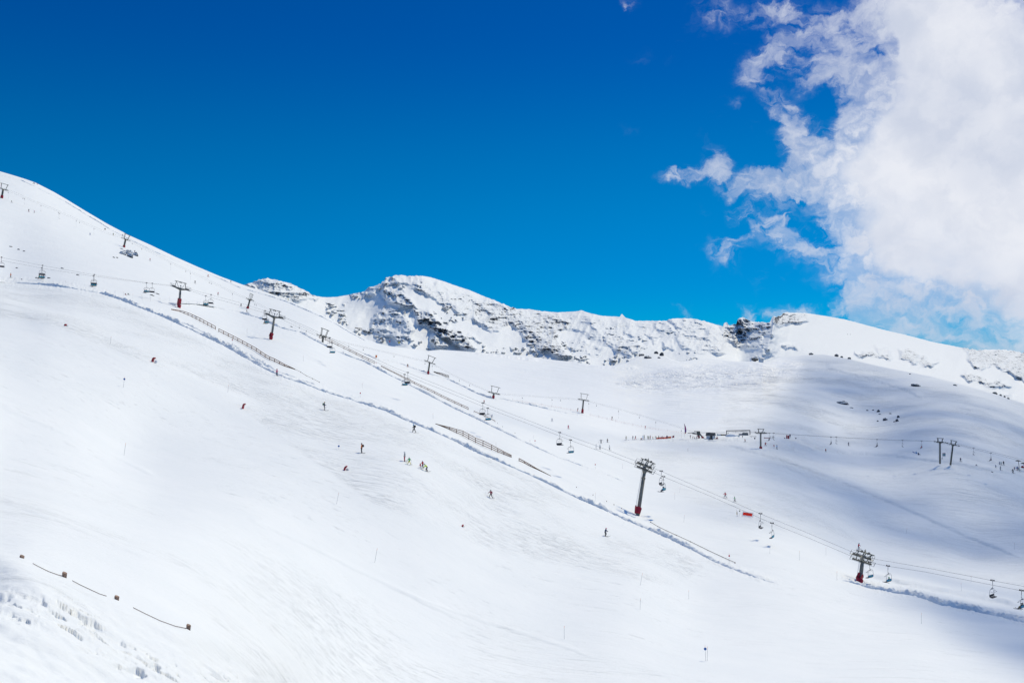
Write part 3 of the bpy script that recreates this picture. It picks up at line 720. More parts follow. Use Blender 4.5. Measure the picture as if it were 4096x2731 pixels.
def cloth(name, col, tr=.6):
    m, nt, out = new_mat(name); d = N(nt, 'ShaderNodeBsdfDiffuse'); t = N(nt, 'ShaderNodeBsdfTranslucent'); mx = N(nt, 'ShaderNodeMixShader')
    tc = N(nt, 'ShaderNodeTexCoord'); c = MIXC(nt, NOISE(nt, tc.outputs['Object'], 5, 3, .6), tuple(x*.9 for x in col), tuple(min(1, x*1.08) for x in col))
    L(nt, c, d.inputs[0]); L(nt, c, t.inputs[0]); mx.inputs[0].default_value = tr
    L(nt, d.outputs[0], mx.inputs[1]); L(nt, t.outputs[0], mx.inputs[2]); L(nt, mx.outputs[0], out.inputs[0])
    return m
class MB:
    def __init__(s): s.v = []; s.f = []
    def box(s, c, size, M=None):
        b = len(s.v); c = Vector(c)
        for dx in (-.5,.5):
            for dy in (-.5,.5):
                for dz in (-.5,.5):
                    o = Vector((dx*size[0], dy*size[1], dz*size[2]))
                    if M is not None: o = M @ o
                    s.v.append(c+o)
        for q in ((0,1,3,2),(4,6,7,5),(0,4,5,1),(2,3,7,6),(0,2,6,4),(1,5,7,3)): s.f.append(tuple(b+i for i in q))
        return s
    def bar(s, a, b, w, h=None):
        """rectangular beam from a to b"""
        a = Vector(a); b = Vector(b); d = b-a; l = d.length
        if l < 1e-6: return s
        M = d.to_track_quat('Y', 'Z').to_matrix()
        return s.box((a+b)/2, (w, l, h or w), M)
    def tube(s, pts, r, n=8, r2=None):
        pts = [Vector(p) for p in pts]; b0 = len(s.v); k = len(pts)
        for i, p in enumerate(pts):
            d = (pts[min(i+1, k-1)]-pts[max(i-1, 0)])
            q = d.to_track_quat('Z', 'Y'); rr = r if r2 is None else r+(r2-r)*i/(k-1)
            for j in range(n):
                a = 2*math.pi*j/n
                s.v.append(p+q @ Vector((rr*math.cos(a), rr*math.sin(a), 0)))
        for i in range(k-1):
            for j in range(n):
                s.f.append((b0+i*n+j, b0+i*n+(j+1) % n, b0+(i+1)*n+(j+1) % n, b0+(i+1)*n+j))
        s.f.append(tuple(b0+j for j in reversed(range(n)))); s.f.append(tuple(b0+(k-1)*n+j for j in range(n)))
        return s
    def disc(s, c, axis, r, w, n=12):
        c = Vector(c); a = Vector(axis).normalized()*w/2
        return s.tube([c-a, c+a], r, n)
    def quad(s, a, b, c, d, th=.02):
        a, b, c, d = map(Vector, (a, b, c, d)); n = (b-a).cross(d-a).normalized()*th/2
        k = len(s.v); s.v += [a-n, b-n, c-n, d-n, a+n, b+n, c+n, d+n]
        for q in ((3,2,1,0),(4,5,6,7),(0,1,5,4),(1,2,6,5),(2,3,7,6),(3,0,4,7)): s.f.append(tuple(k+i for i in q))
        return s
    def build(s, name, mat, parent=None, smooth=False):
        me = bpy.data.meshes.new(name); me.from_pydata([tuple(v) for v in s.v], [], s.f); me.update()
        me.materials.append(mat)
        if smooth:
            for p in me.polygons: p.use_smooth = True
        o = bpy.data.objects.new(name, me); link(o, parent)
        return o
def copy_tree(o, parent=None):
    c = o.copy(); COL.objects.link(c); c.parent = parent
    for ch in list(o.children): copy_tree(ch, c)
    return c

# =================================================================== chairlift ropes
# rope path points: (u, v, depth); between towers the inverse depth runs linearly with u
def rope_depth(u, knots):
    return 1/np.interp(u, [k[0] for k in knots], [1/k[1] for k in knots])
KN = [(-400,328),(0,341),(374,349),(700,377),(1098,362),(2580,246),(3450,222),(4096,196),(4500,184)]
KF = [(-400,333),(0,346),(374,354),(700,382),(1098,367),(2580,251),(3450,227),(4096,201),(4500,189)]
NEAR = [(-300,985),(-150,1012),(0,1041),(168,1073),(374,1105),(586,1132),(683,1144),(722,1150),(760,1162),(823,1184),(930,1213),(1053,1250),(1098,1266),(1138,1282),(1210,1317),(1328,1371),(1525,1457),(1618,1498),(1780,1563),(1951,1633),(2120,1697),(2282,1760),(2400,1804),(2500,1842),(2540,1858),(2580,1872),(2612,1887),(2654,1906),(2850,1987),(3088,2092),(3250,2157),(3401,2221),(3450,2240),(3493,2251),(3552,2263),(3700,2286),(3900,2325),(4086,2361),(4200,2384)]
FAR = [(-300,972),(-150,1000),(0,1029),(168,1062),(374,1099),(608,1134),(688,1141),(724,1146),(764,1158),(843,1179),(950,1208),(1053,1241),(1098,1254),(1141,1270),(1220,1303),(1319,1351),(1480,1425),(1582,1472),(1631,1490),(1780,1550),(1931,1612),(2090,1672),(2239,1730),(2380,1780),(2500,1827),(2560,1849),(2590,1860),(2624,1876),(2645,1884),(2850,1972),(3042,2054),(3220,2126),(3401,2203),(3450,2220),(3507,2236),(3700,2269),(3900,2307),(3970,2321),(4096,2344),(4200,2364)]
def rope_pt(pts, kn, u):
    v = np.interp(u, [p[0] for p in pts], [p[1] for p in pts])
    return P(u, v, rope_depth(u, kn))
def make_rope(name, pts, kn, r, label, n=90, group=None):
    us = sorted(set([p[0] for p in pts]+list(np.linspace(pts[0][0], pts[-1][0], n))))
    o = MB().tube([rope_pt(pts, kn, u) for u in us], r, 6).build(name, ROPEM)
    return tag(o, label, 'cable', group)
make_rope('haul_rope', NEAR, KN, .027, 'lower uphill steel rope of the four seat chairlift crossing the slope', group='ropes of the chairlifts')
make_rope('haul_rope', FAR, KF, .027, 'upper downhill steel rope of the four seat chairlift crossing the slope', group='ropes of the chairlifts')
def face_on(X, u):
    """the upper spans run away from the viewer more steeply"""
    if u > 1500: return X
    s_ = 1 if X.x > 0 else -1; w_ = min(1, (1500-u)/350)
    h_ = Vector((.80*s_, -.60*s_, X.z*1.0)).normalized()
    return (X*(1-w_)+h_*w_).normalized()
def rope_dir(u, pts=NEAR, kn=KN, du=20):
    return (rope_pt(pts, kn, u+du)-rope_pt(pts, kn, u-du)).normalized()

# =================================================================== chairlift towers
def chair_tower(base, head_u, mast_r, label, pad, shiny=1.0, collar=False, tall_pad=False, group='grey masts of the four seat chairlift'):
    """base: world point; head: at the rope crossing head_u; local frame X along the rope downhill, Y across, Z up the mast"""
    pn = rope_pt(NEAR, KN, head_u); pf = rope_pt(FAR, KF, head_u)
    mid = (pn+pf)/2
    X = (rope_dir(head_u, NEAR, KN, 45)+rope_dir(head_u, FAR, KF, 45)).normalized()
    X = face_on(X, head_u)
    base = Vector(base)
    top = mid-Vector((0,0,.75))
    up = (top-base).normalized()
    Y = up.cross(X).normalized(); Z = X.cross(Y).normalized()
    root = empty('lift_tower', base)
    tag(root, label, 'lift tower', group)
    o = base
    # mast in world coordinates relative to the base
    H = (top-base).length
    def W(p): return (p-o)
    mb = MB(); jn = up*H
    mb.tube([Vector((0,0,-1.2)), jn*.80, jn*.80, jn*.93, jn*.97], mast_r*1.12, 16, mast_r*.86)
    if collar: mb.disc(jn*.80, up, mast_r*1.25, .16, 16)
    mb.tube([jn*.90, jn*.995], mast_r*.9, 12, mast_r*1.7)
    mb.build('mast', CONC, root, True)
    # ladder
    side = -X
    off = side*(mast_r+.28)
    ld = MB()
    for s in (-.2, .2):
        ld.tube([up*1.0+off+Y*s, jn*.97+off+Y*s], .025, 6)
    k = int(H*2.6)
    for i in range(k):
        z = 1.0+(H*.97-1.0)*i/k
        ld.tube([up*z+off-Y*.2, up*z+off+Y*.2], .018, 5)
    ld.build('ladder', WHITE, root)
    # padding
    pm = MB()
    if pad == 'wide':
        pm.tube([up*.6, up*1.0, up*1.7, up*1.95], mast_r*1.7, 14, mast_r*2.1)
        for s in (-1, 1): pm.box(up*2.05+X*s*mast_r*1.7, (.3,.45,.6))
    elif pad == 'low':
        pm.box(up*1.75-X*(mast_r+.06), (.42,.95,1.5), Matrix((X,Y,Z)).transposed())
        pm.box(up*1.75+X*(mast_r+.0), (.25,.85,1.3), Matrix((X,Y,Z)).transposed())
        pm.tube([up*(-.3), up*.3, up*.9], mast_r*1.4, 12, mast_r*2.0)
    elif pad == 'tall':
        pm.box(up*2.35-X*(mast_r+.08), (.5,1.0,2.5), Matrix((X,Y,Z)).transposed())
        pm.box(up*2.35+X*(mast_r+.02), (.3,.9,2.3), Matrix((X,Y,Z)).transposed())
        pm.tube([up*(-.3), up*.4, up*1.1], mast_r*1.5, 12, mast_r*2.2)
    pm.build('base_padding', RED, root)
    # crossarm
    c = W(mid)-Z*.75
    yn, yf = W(pn), W(pf)
    wide = head_u < 1500
    if wide:                               # crossarm seen square on, the ropes running away up the hill
        Cd = Vector((.80,.56,-.20)).normalized()
        X = Vector((.56,-.80,-.16)).normalized(); Y = -Cd; Z = up
        yn, yf = W(mid)-Cd*2.55, W(mid)+Cd*2.55
    arm = MB()
    n_, f_ = yn-Z*.42, yf-Z*.42
    arm.bar(c-Z*.05, n_, .42, .5); arm.bar(c-Z*.05, f_, .42, .5)
    arm.bar(c-Z*.35, n_-Z*.05, .25, .3); arm.bar(c-Z*.35, f_-Z*.05, .25, .3)
    arm.build('crossarm', STEEL, root)
    # lifting frame above the arm
    fr = MB(); hgt = 2.0*shiny
    for q in (n_, f_):
        d_ = (q-c)*.92
        fr.bar(c+d_*.95, c+d_*.70+Z*(hgt+.3), .17)
        fr.bar(c+d_*.2, c+d_*.70+Z*(hgt+.3), .09)
    fr.bar(c+(n_-c)*.9+Z*(hgt+.3), c+(f_-c)*.9+Z*(hgt+.3), .16, .2)
    # gantry along the rope too, as seen from the side
    for s in (() if wide else (-1, 1)):
        fr.bar(c+X*s*1.15, c+X*s*1.55+Z*(hgt+.3), .15)
        fr.bar(c+X*s*.2, c+X*s*1.5+Z*(hgt+.3), .07)
        fr.bar(c+X*s*2.6+Z*.2, c+X*s*1.6+Z*(hgt+.3), .06)
    if not wide: fr.bar(c-X*2.1+Z*(hgt+.35), c+X*2.1+Z*(hgt+.35), .16, .18)
    fr.disc(c-X*.8+Z*(hgt+.45), Y, .3, .12); fr.disc(c+X*.8+Z*(hgt+.45), Y, .3, .12)
    fr.bar(c-X*.2+Z*(hgt+.5)-Y*.6, c+X*.5+Z*(hgt+.45)+Y*.7, .1)
    fr.build('lifting_frame', STEEL, root)
    # sheave trains: one set of wheels under each rope
    for q, nm in ((yn, 'near'), (yf, 'far')):
        sh = MB(); k = 8; ln = 4.4
        sh.bar(q-X*ln/2-Z*.42, q+X*ln/2-Z*.42, .16, .24)
        for i in range(4):
            x0 = -ln/2+ln*(i+.5)/4
            sh.bar(q+X*(x0-.45)-Z*.28, q+X*(x0+.45)-Z*.28, .1, .16)
        so_ = sh.build('sheave_train', STEEL, root)
        wh = MB()
        for i in range(k):
            wh.disc(q+X*(-ln/2+ln*(i+.5)/k)-Z*.27, Y, .235, .12, 12)
        wh.build('sheave', RUBBER, so_)
        cw = MB(); out = (q-c).normalized()
        b = q-Z*.75+out*.45
        M = Matrix((X, out, Z)).transposed()
        cw.box(b, (5.4,.55,.05), M)
        for i in range(6):
            x0 = -2.7+5.4*i/5
            cw.tube([b+X*x0+out*.27, b+X*x0+out*.27+Z*1.15], .028, 5)
        for z in (.6, 1.15): cw.tube([b-X*2.7+out*.27+Z*z, b+X*2.7+out*.27+Z*z], .028, 5)
        for s in (-2.7, 2.7):
            cw.tube([b+X*s-out*.27, b+X*s-out*.27+Z*1.15, b+X*s+out*.27+Z*1.15], .028, 5)
        cw.build('catwalk', GALV, root)
    cb = MB(); cb.box(c+Z*.15+X*.1, (.5,.6,.7), Matrix((X, Y, Z)).transposed()); cb.bar(c+Z*.3-Y*.2, c+Z*1.5-Y*.2, .08); cb.box(c+Z*1.2+X*.35, (.35,.2,.5))
    cb.build('control_box', GALV, root)
    return root
def at(u, v, d): return P(u, v, d)
chair_tower(at(716,1231,float(D1(np.array([716.]), np.array([1231.]))[0])), 722, .36, 'grey chairlift mast with tall red padding, highest of the four seat line', 'tall')
chair_tower(at(1083,1357,float(D1(np.array([1083.]), np.array([1357.]))[0])), 1098, .36, 'grey chairlift mast beside the upper wooden fence with an occupied chair at its head', 'low')
chair_tower(at(2548,2060,float(D1(np.array([2548.]), np.array([2060.]))[0])), 2580, .42, 'tall leaning grey chairlift mast with a red cuff beside the long snow berm', 'wide', collar=True)
chair_tower(at(3437,2332,float(D1(np.array([3437.]), np.array([2332.]))[0])), 3450, .40, 'chairlift mast at lower right rising behind the snow berm, its head nearest the camera', 'low')

# =================================================================== four seat chairs
ADM, _nt, _out = new_mat('printed_chair_back')
_tc = N(_nt, 'ShaderNodeTexCoord'); _p = N(_nt, 'ShaderNodeBsdfPrincipled')
_w = NOISE(_nt, MAPV(_nt, _tc.outputs['Object'], scl=(1.6,.2,1.0)), 1.6, 3, .5)
L(_nt, MIXC(_nt, RANGE(_nt, _w, .48, .56), (.02,.30,.50), (.20,.42,.22)), _p.inputs['Base Color'])
L(_nt, _p.outputs[0], _out.inputs[0])
def chair_proto(seats=4):
    """grip at the origin, travel direction +Y; seen from behind the printed back shows"""
    root = empty('chairlift_chair')
    W = 2.05 if seats == 4 else 1.05
    g = MB(); g.box((0,0,.02), (.22,.85,.14)); g.disc((0,-.3,.12), (1,0,0), .13, .1); g.disc((0,.3,.12), (1,0,0), .13, .1); g.tube([(0,0,.1),(0,0,.34)], .03, 6)
    g.build('grip', DARK, root)
    h = MB(); h.tube([(0,0,0),(0,.02,-.8),(0,.05,-1.25),(0,-.06,-1.45),(0,-.12,-1.62)], .052, 8); h.box((0,-.12,-1.66), (.5,.24,.14))
    h.build('hanger', GALV, root, True)
    f = MB()
    hw = W/2+.12
    loop = [(-hw*.35,-.12,-1.66),(-hw*.72,-.12,-1.72),(-hw*.92,-.14,-2.0),(-hw,-.22,-2.9),(-hw,-.05,-3.35),(-hw,.42,-3.38)]
    f.tube(loop, .034, 7); f.tube([(-x,y,z) for x,y,z in loop], .034, 7)
    f.tube([(-hw*.72,-.12,-1.72),(hw*.72,-.12,-1.72)], .034, 7)
    f.tube([(-hw,-.22,-3.0),(hw,-.22,-3.0)], .03, 6)
    f.build('frame', GALV, root, True)
    b = MB(); b.tube([(-hw*.95,.05,-2.15),(-hw*.8,.5,-2.25),(hw*.8,.5,-2.25),(hw*.95,.05,-2.15)], .024, 6)
    b.tube([(-.55,.5,-2.25),(-.4,.3,-1.9),(.4,.3,-1.9),(.55,.5,-2.25)], .02, 6)
    b.build('safety_bar', GALV, root, True)
    s = MB(); s.box((0,.12,-3.33), (W,.52,.09)); s.box((0,.4,-3.36), (W,.06,.12))
    s.build('seat', SEATM, root)
    k = MB(); M = Matrix.Rotation(R(-10), 3, 'X')
    k.box((0,-.2,-3.03), (W,.07,.5), M)
    k.build('backrest', SEATM, root)
    a = MB(); a.box((0,-.247,-3.02), (W*.97,.012,.42), M)
    a.build('printed_panel', ADM if seats == 4 else SEATM, root)
    return root

# =================================================================== people
CLS = {'jacket':0,'pants':1,'skin':2,'boots':3,'helmet':4}
def skeleton(crouch=0.0, lean=0.0, spread=.12, stride=0.0, arms='fwd', seated=None, twist=0.0):
    J = {}; B = []
    c = crouch; Lr = R(lean)
    if seated == 'chair':
        hip = Vector((0,0,.10)); kn = lambda s: Vector((.42,s*.13,.12)); an = lambda s: Vector((.50,s*.13,-.32)); Lr = R(-6)
    elif seated == 'snow':
        hip = Vector((0,0,.16)); kn = lambda s: Vector((.36,s*.15,.36)); an = lambda s: Vector((.72,s*.15,.07)); Lr = R(5 if not lean else lean)
    elif seated == 'lying':
        hip = Vector((0,0,.14)); kn = lambda s: Vector((.40,s*.12,.17)); an = lambda s: Vector((.80,s*.13,.08)); Lr = R(-62)
    else:
        hip = Vector((-.10*c-.0, 0, .93-.26*c))
        kn = lambda s: Vector((.06+.24*c+s*stride*.28, s*(.10+spread*.45), .49-.06*c))
        an = lambda s: Vector((-.02+s*stride*.45, s*(.08+spread), .10))
    ch = hip+Vector((math.sin(Lr)*.30, 0, math.cos(Lr)*.30)); up = hip+Vector((math.sin(Lr)*.47, 0, math.cos(Lr)*.47))
    nk = hip+Vector((math.sin(Lr)*.57, 0, math.cos(Lr)*.57)); hd = nk+Vector((math.sin(Lr*.6)*.15+.02, 0, math.cos(Lr*.6)*.15)); tp = hd+Vector((math.sin(Lr*.3)*.10, 0, math.cos(Lr*.3)*.10))
    V = [hip, ch, up, nk, hd, tp]; rad = [.165,.165,.155,.075,.105,.085]
    E = [(0,1,'jacket'),(1,2,'jacket'),(2,3,'jacket'),(3,4,'skin'),(4,5,'helmet')]
    for s in (-1, 1):
        i = len(V)
        th = hip+Vector((0,s*.09,-.04))
        k_, a_ = kn(s), an(s)
        toe = a_+Vector((.14,0,-.04)) if seated != 'lying' else a_+Vector((.05,0,.12))
        V += [th, k_, a_, toe]; rad += [.115,.082,.07,.055]
        E += [(0,i,'pants'),(i,i+1,'pants'),(i+1,i+2,'pants'),(i+2,i+3,'boots')]
    for s in (-1, 1):
        i = len(V)
        sh = up+Vector((0,s*.20,.03))
        if arms == 'fwd': el = sh+Vector((.10,s*.07,-.26)); ha = el+Vector((.24,s*-.02,-.04))
        elif arms == 'down': el = sh+Vector((.02,s*.06,-.28)); ha = el+Vector((.08,s*0,-.25))
        elif arms == 'out': el = sh+Vector((0,s*.27,-.06)); ha = el+Vector((.02,s*.25,-.02))
        elif arms == 'up': el = sh+Vector((.16,s*.05,.02 if s > 0 else -.2)); ha = el+Vector((.18,0,.14 if s > 0 else .05))
        elif arms == 'wide': el = sh+Vector((.06,s*.18,-.2)); ha = el+Vector((.16,s*.14,-.08))
        else: el = sh+Vector((.15,s*.04,-.2)); ha = el+Vector((.14,s*-.05,-.1))
        V += [sh, el, ha]; rad += [.085,.065,.052]
        E += [(2,i,'jacket'),(i,i+1,'jacket'),(i+1,i+2,'jacket')]
        ti = len(V); V += [ha+Vector((.07,0,-.03))]; rad += [.045]; E += [(i+2,ti,'boots')]
    return V, rad, E, an, V
BASEM = [paint('jacket_base', (.1,.1,.1)), paint('pants_base', (.05,.05,.06)), paint('skin', (.45,.26,.18), .6), paint('boots_black', (.03,.03,.035), .5), paint('helmet_base', (.05,.05,.05), .4)]
def body_mesh(name, **kw):
    V, rad, E, an, _ = skeleton(**kw)
    me = bpy.data.meshes.new(name+'_skel'); me.from_pydata([tuple(v) for v in V], [(a, b) for a, b, _ in E], []); me.update()
    o = bpy.data.objects.new(name+'_skel', me); COL.objects.link(o)
    md = o.modifiers.new('skin', 'SKIN')
    sv = me.skin_vertices[0].data if len(me.skin_vertices) else None
    for i, r in enumerate(rad):
        sv[i].radius = (r, r); sv[i].use_root = (i == 0)
    sb = o.modifiers.new('sub', 'SUBSURF'); sb.levels = 1; sb.render_levels = 1
    bpy.context.view_layer.update()
    dg = bpy.context.evaluated_depsgraph_get()
    m2 = bpy.data.meshes.new_from_object(o.evaluated_get(dg))
    m2.name = name
    bpy.data.objects.remove(o); bpy.data.meshes.remove(me)
    m2.materials.clear()
    for m in BASEM: m2.materials.append(m)
    segs = [(V[a], V[b]-V[a], c, i) for i, (a, b, c) in enumerate(E)]
    hd = V[4]
    for p in m2.polygons:
        c = p.center; best = 1e9; cl = 'jacket'
        for a, d, k, i in segs:
            t = max(0, min(1, (c-a).dot(d)/max(d.length_squared, 1e-9))); q = (c-a-d*t).length-rad[E[i][0]]*.6
            if q < best: best = q; cl = k
        if cl in ('skin', 'helmet'):
            cl = 'skin' if (c.x > hd.x+.04 and c.z < hd.z+.04) else 'helmet'
        p.material_index = CLS[cl]; p.use_smooth = True
    m2.update()
    return m2, [an(-1), an(1)], V
POSES = {
 'stand': dict(crouch=.1, lean=5, arms='fwd'), 'straight': dict(crouch=0, lean=1, arms='down', spread=.07),
 'glide': dict(crouch=.5, lean=20, arms='fwd', spread=.10), 'wedge': dict(crouch=.35, lean=12, arms='wide', spread=.30),
 'walk': dict(crouch=.15, lean=14, stride=.7, arms='wide', spread=.08), 'bend': dict(crouch=.35, lean=48, arms='fwd', spread=.2, stride=.3),
 'out': dict(crouch=.15, lean=3, arms='out', spread=.14), 'tow': dict(crouch=.12, lean=-12, arms='up', spread=.08),
 'chair': dict(seated='chair', arms='fwd'), 'snow': dict(seated='snow', arms='fwd'), 'lying': dict(seated='lying', arms='out'),
 'crawl': dict(crouch=1.0, lean=80, arms='down', spread=.12),
}
BODY = {k: body_mesh('body_'+k, **v) for k, v in POSES.items()}
def ski_mesh(board=False):
    mb = MB(); w = .26 if board else .085; l = 1.5 if board else 1.65
    xs = [(-.42*l, .02), (-.3*l, 0), (.0, .0), (.40*l, 0), (.50*l, .04), (.56*l, .11)]
    if board: xs = [(-.5*l, .07), (-.4*l, 0), (0, 0), (.4*l, 0), (.5*l, .07)]
    for i in range(len(xs)-1):
        (x0, z0), (x1, z1) = xs[i], xs[i+1]
        mb.quad((x0,-w/2,z0), (x1,-w/2,z1), (x1,w/2,z1), (x0,w/2,z0), .022)
    return mb
_sk = ski_mesh().build('ski', DARK); SKI = _sk.data; bpy.data.objects.remove(_sk)
_sk = ski_mesh(True).build('snowboard', DARK); BOARD = _sk.data; bpy.data.objects.remove(_sk)
_sk = MB().tube([(0,0,0),(0,0,-1.15)], .014, 5).disc((0,0,-1.08), (0,0,1), .05, .012, 8).build('ski_pole', GALV); POLE = _sk.data; bpy.data.objects.remove(_sk)
hb = bmesh.new(); bmesh.ops.create_uvsphere(hb, u_segments=14, v_segments=10, radius=.135)
for v in hb.verts:
    v.co.x *= 1.12; v.co.z *= .95
bmesh.ops.delete(hb, geom=[v for v in hb.verts if v.co.z < -.05 and v.co.x > .02], context='VERTS')
HELM = bpy.data.meshes.new('helmet'); hb.to_mesh(HELM); hb.free()
for p in HELM.polygons: p.use_smooth = True
HELM.materials.append(paint('helmet_base', (.05,.05,.05)))
GOG = MB().box((0,0,0), (.05,.17,.075)).box((-.05,.085,0), (.1,.012,.03)).box((-.05,-.085,0), (.1,.012,.03)).build('goggles', paint('goggle_lens', (.03,.03,.04), .15)); GOGM = GOG.data; bpy.data.objects.remove(GOG)
PACK = MB().box((0,0,0), (.2,.3,.46)).box((-.12,0,-.05), (.08,.22,.28)).box((.1,.1,.02), (.04,.05,.4)).box((.1,-.1,.02), (.04,.05,.4)).build('backpack', paint('backpack_cloth', (.04,.04,.05), .8)); PACKM = PACK.data; bpy.data.objects.remove(PACK)

PAL = {'black':(.02,.02,.028),'navy':(.02,.035,.10),'blue':(.015,.10,.32),'lblue':(.05,.30,.55),'red':(.45,.015,.03),'dred':(.22,.012,.04),'pink':(.55,.14,.22),'orange':(.75,.16,.02),
 'yellow':(.62,.50,.02),'lime':(.50,.68,.02),'green':(.015,.32,.09),'dgreen':(.03,.12,.06),'white':(.72,.73,.76),'grey':(.30,.31,.31),'brown':(.12,.07,.05),'olive':(.16,.14,.04),'purple':(.10,.04,.16),'teal':(.02,.26,.30),'ochre':(.35,.24,.04)}
def cm(n): return paint('cloth_'+n, tuple(min(.9, c*1.0 if max(PAL[n]) < .12 else c*1.35) for c in PAL[n]), .75, 0, .15, 9)
def person(loc, hgt, pose, heading, jacket, pants, label, helmet='black', skis='black', poles=True, group=None, pack=None, detail=True, tilt=0, board=None, parts=True):
    me, ank, V = BODY[pose]
    k = hgt/1.78
    root = bpy.data.objects.new('person', me)
    o = empty('person', loc, (R(tilt), 0, R(heading)))
    b = root; b.name = 'body'; COL.objects.link(b); b.parent = o
    o.scale = (k, k, k)
    for i, c in enumerate((jacket, pants, None, None, helmet)):
        if c:
            b.material_slots[i].link = 'OBJECT'; b.material_slots[i].material = cm(c)
    tag(o, label, 'person', group)
    if parts:
        nk, hd = V[3], V[4]
        h = bpy.data.objects.new('helmet', HELM); link(h, o); h.location = hd+Vector((0,0,.035)); h.material_slots[0].link = 'OBJECT'; h.material_slots[0].material = cm(helmet)
        g = bpy.data.objects.new('goggles', GOGM); link(g, o); g.location = hd+Vector((.115,0,.03))
    if pack:
        q = bpy.data.objects.new('backpack', PACKM); link(q, o)
        c = (V[1]+V[2])/2; d = (V[2]-V[1]).normalized(); q.location = c+Vector((-d.z,0,d.x))*.24; q.rotation_euler = (0, math.atan2(d.x, d.z), 0)
        q.material_slots[0].link = 'OBJECT'; q.material_slots[0].material = cm(pack)
    if board:
        s = bpy.data.objects.new('snowboard', BOARD); link(s, o); s.location = (ank[0]+ank[1])/2+Vector((0,0,-.09)); s.rotation_euler = (0,0,R(90)); s.material_slots[0].link = 'OBJECT'; s.material_slots[0].material = cm(board)
    elif skis:
        for i, a in enumerate(ank):
            s = bpy.data.objects.new('ski', SKI); link(s, o); s.location = a+Vector((.05,0,-.085))
            if pose == 'wedge': s.rotation_euler = (0,0,R(12 if i == 0 else -12))
            if pose == 'lying': s.rotation_euler = (0,R(0),R(8 if i else -8))
            s.material_slots[0].link = 'OBJECT'; s.material_slots[0].material = cm(skis)
    if poles and skis and not board and pose in ('stand','glide','wedge','walk','bend','out','straight'):
        for i, hi in enumerate((16, 20)):
            q = bpy.data.objects.new('ski_pole', POLE); link(q, o); q.location = V[hi]
            q.rotation_euler = (R(8 if i else -8), R(38 if pose in ('glide','bend') else 8), 0)
    return o
def skier(u, v, hpx, *a, **kw):
    g, d = ground(u, v)
    full = hpx*d/FPX
    pose = a[0]
    eff = {'glide':1.60,'bend':1.45,'wedge':1.62,'snow':.92,'lying':.6,'crawl':.95,'stand':1.74,'walk':1.68,'tow':1.74}.get(pose, 1.78)
    h = full/eff*1.78
    h = max(.9, min(2.05, h))
    o = person(g, h, *a, **kw)
    if hpx < 18: o.scale = (o.scale[0]*1.22, o.scale[1]*1.22, o.scale[2])
    return o

# =================================================================== chairs on the four seat lift
proto4 = chair_proto(4); proto2 = chair_proto(2)
used = {4: False, 2: False}
def place_chair(p, fwd, label, group, seats=4, k=1.0):
    pr = proto4 if seats == 4 else proto2
    if used[seats]: c = copy_tree(pr)
    else: c = pr; used[seats] = True
    c.location = p; c.rotation_euler = (0, 0, math.atan2(-fwd.x, fwd.y)); c.scale = (k, k, k)
    return tag(c, label, 'chairlift chair', group)
def rider(p, fwd, off, jacket, pants, label, helmet='black', skis='black', k=1.0, hgt=1.72, board=None):
    f = Vector((fwd.x, fwd.y, 0)).normalized(); s = Vector((f.y, -f.x, 0))
    q = Vector(p)+(s*off+f*.02+Vector((0,0,-3.30)))*k
    return person(q, hgt, 'chair', math.degrees(math.atan2(f.y, f.x)), jacket, pants, label, helmet, skis, poles=False, group='riders on the chairlifts', board=board)
GC = 'four seat chairs hanging on the long chairlift'
def near_chair(u, label, riders=()):
    p = rope_pt(NEAR, KN, u); f = face_on(-rope_dir(u, NEAR, KN), u)
    place_chair(p, f, label, GC)
    for r_ in riders: rider(p, f, *r_[:-1], label=r_[-1]) if False else rider(p, f, r_[0], r_[1], r_[2], r_[3], r_[4] if len(r_) > 4 else 'black')
def far_chair(u, label):
    p = rope_pt(FAR, KF, u); f = face_on(rope_dir(u, FAR, KF), u)
    place_chair(p, f, label, GC)
far_chair(6, 'empty dark chair cut by the left edge of the picture')
far_chair(170, 'empty chair on the upper rope just left of the leftmost riders')
near_chair(167, 'blue backed chair carrying a rider in yellow green, leftmost full chair', [(-.75,'lime','black','seated skier in a yellow green jacket on the leftmost occupied chair'),(.1,'black','black','seated skier in black in the middle of the leftmost occupied chair'),(.7,'dred','black','seated skier in dark red trousers on the leftmost occupied chair')])
near_chair(374, 'blue backed chair with one dark rider, second full chair from the left', [(-.1,'black','black','single dark clad rider on the second occupied chair from the left')])
far_chair(377, 'empty chair on the upper rope behind the single dark rider')
near_chair(586, 'blue backed chair with two riders, just left of the highest four seat mast', [(-.6,'red','black','rider in red on the chair just left of the highest mast'),(.05,'black','navy','rider in black on the chair just left of the highest mast')])
far_chair(609, 'empty dark chair overlapping the two riders left of the highest mast')
near_chair(823, 'blue backed chair with three riders between the two upper masts', [(-.7,'teal','black','left one of three riders between the two upper masts'),(0,'black','black','middle one of three riders between the two upper masts'),(.7,'black','navy','right one of three riders between the two upper masts')])
far_chair(844, 'empty dark chair on the upper rope between the two upper masts')
near_chair(1066, 'blue backed chair hanging at the second mast with an orange clad rider', [(-.7,'orange','yellow','rider in an orange jacket and yellow trousers below the second mast head'),(-.05,'black','black','rider in black between orange and blue riders below the second mast head'),(.65,'black','lblue','rider in blue trousers below the second mast head')])
far_chair(1060, 'empty dark chair under the left end of the second mast head')
far_chair(1319, 'empty dark chair in front of the snow covered upper fence')
near_chair(1329, 'empty blue and green backed chair below the upper fence')
far_chair(1631, 'empty dark chair crossing the half buried fence')
near_chair(1618, 'empty blue backed chair crossing the half buried fence')
far_chair(1931, 'empty dark chair beside the lowest short fence rail')
near_chair(1951, 'empty blue and green backed chair beside the lowest short fence rail')
far_chair(2239, 'empty dark chair in mid slope above the long three rail fence')
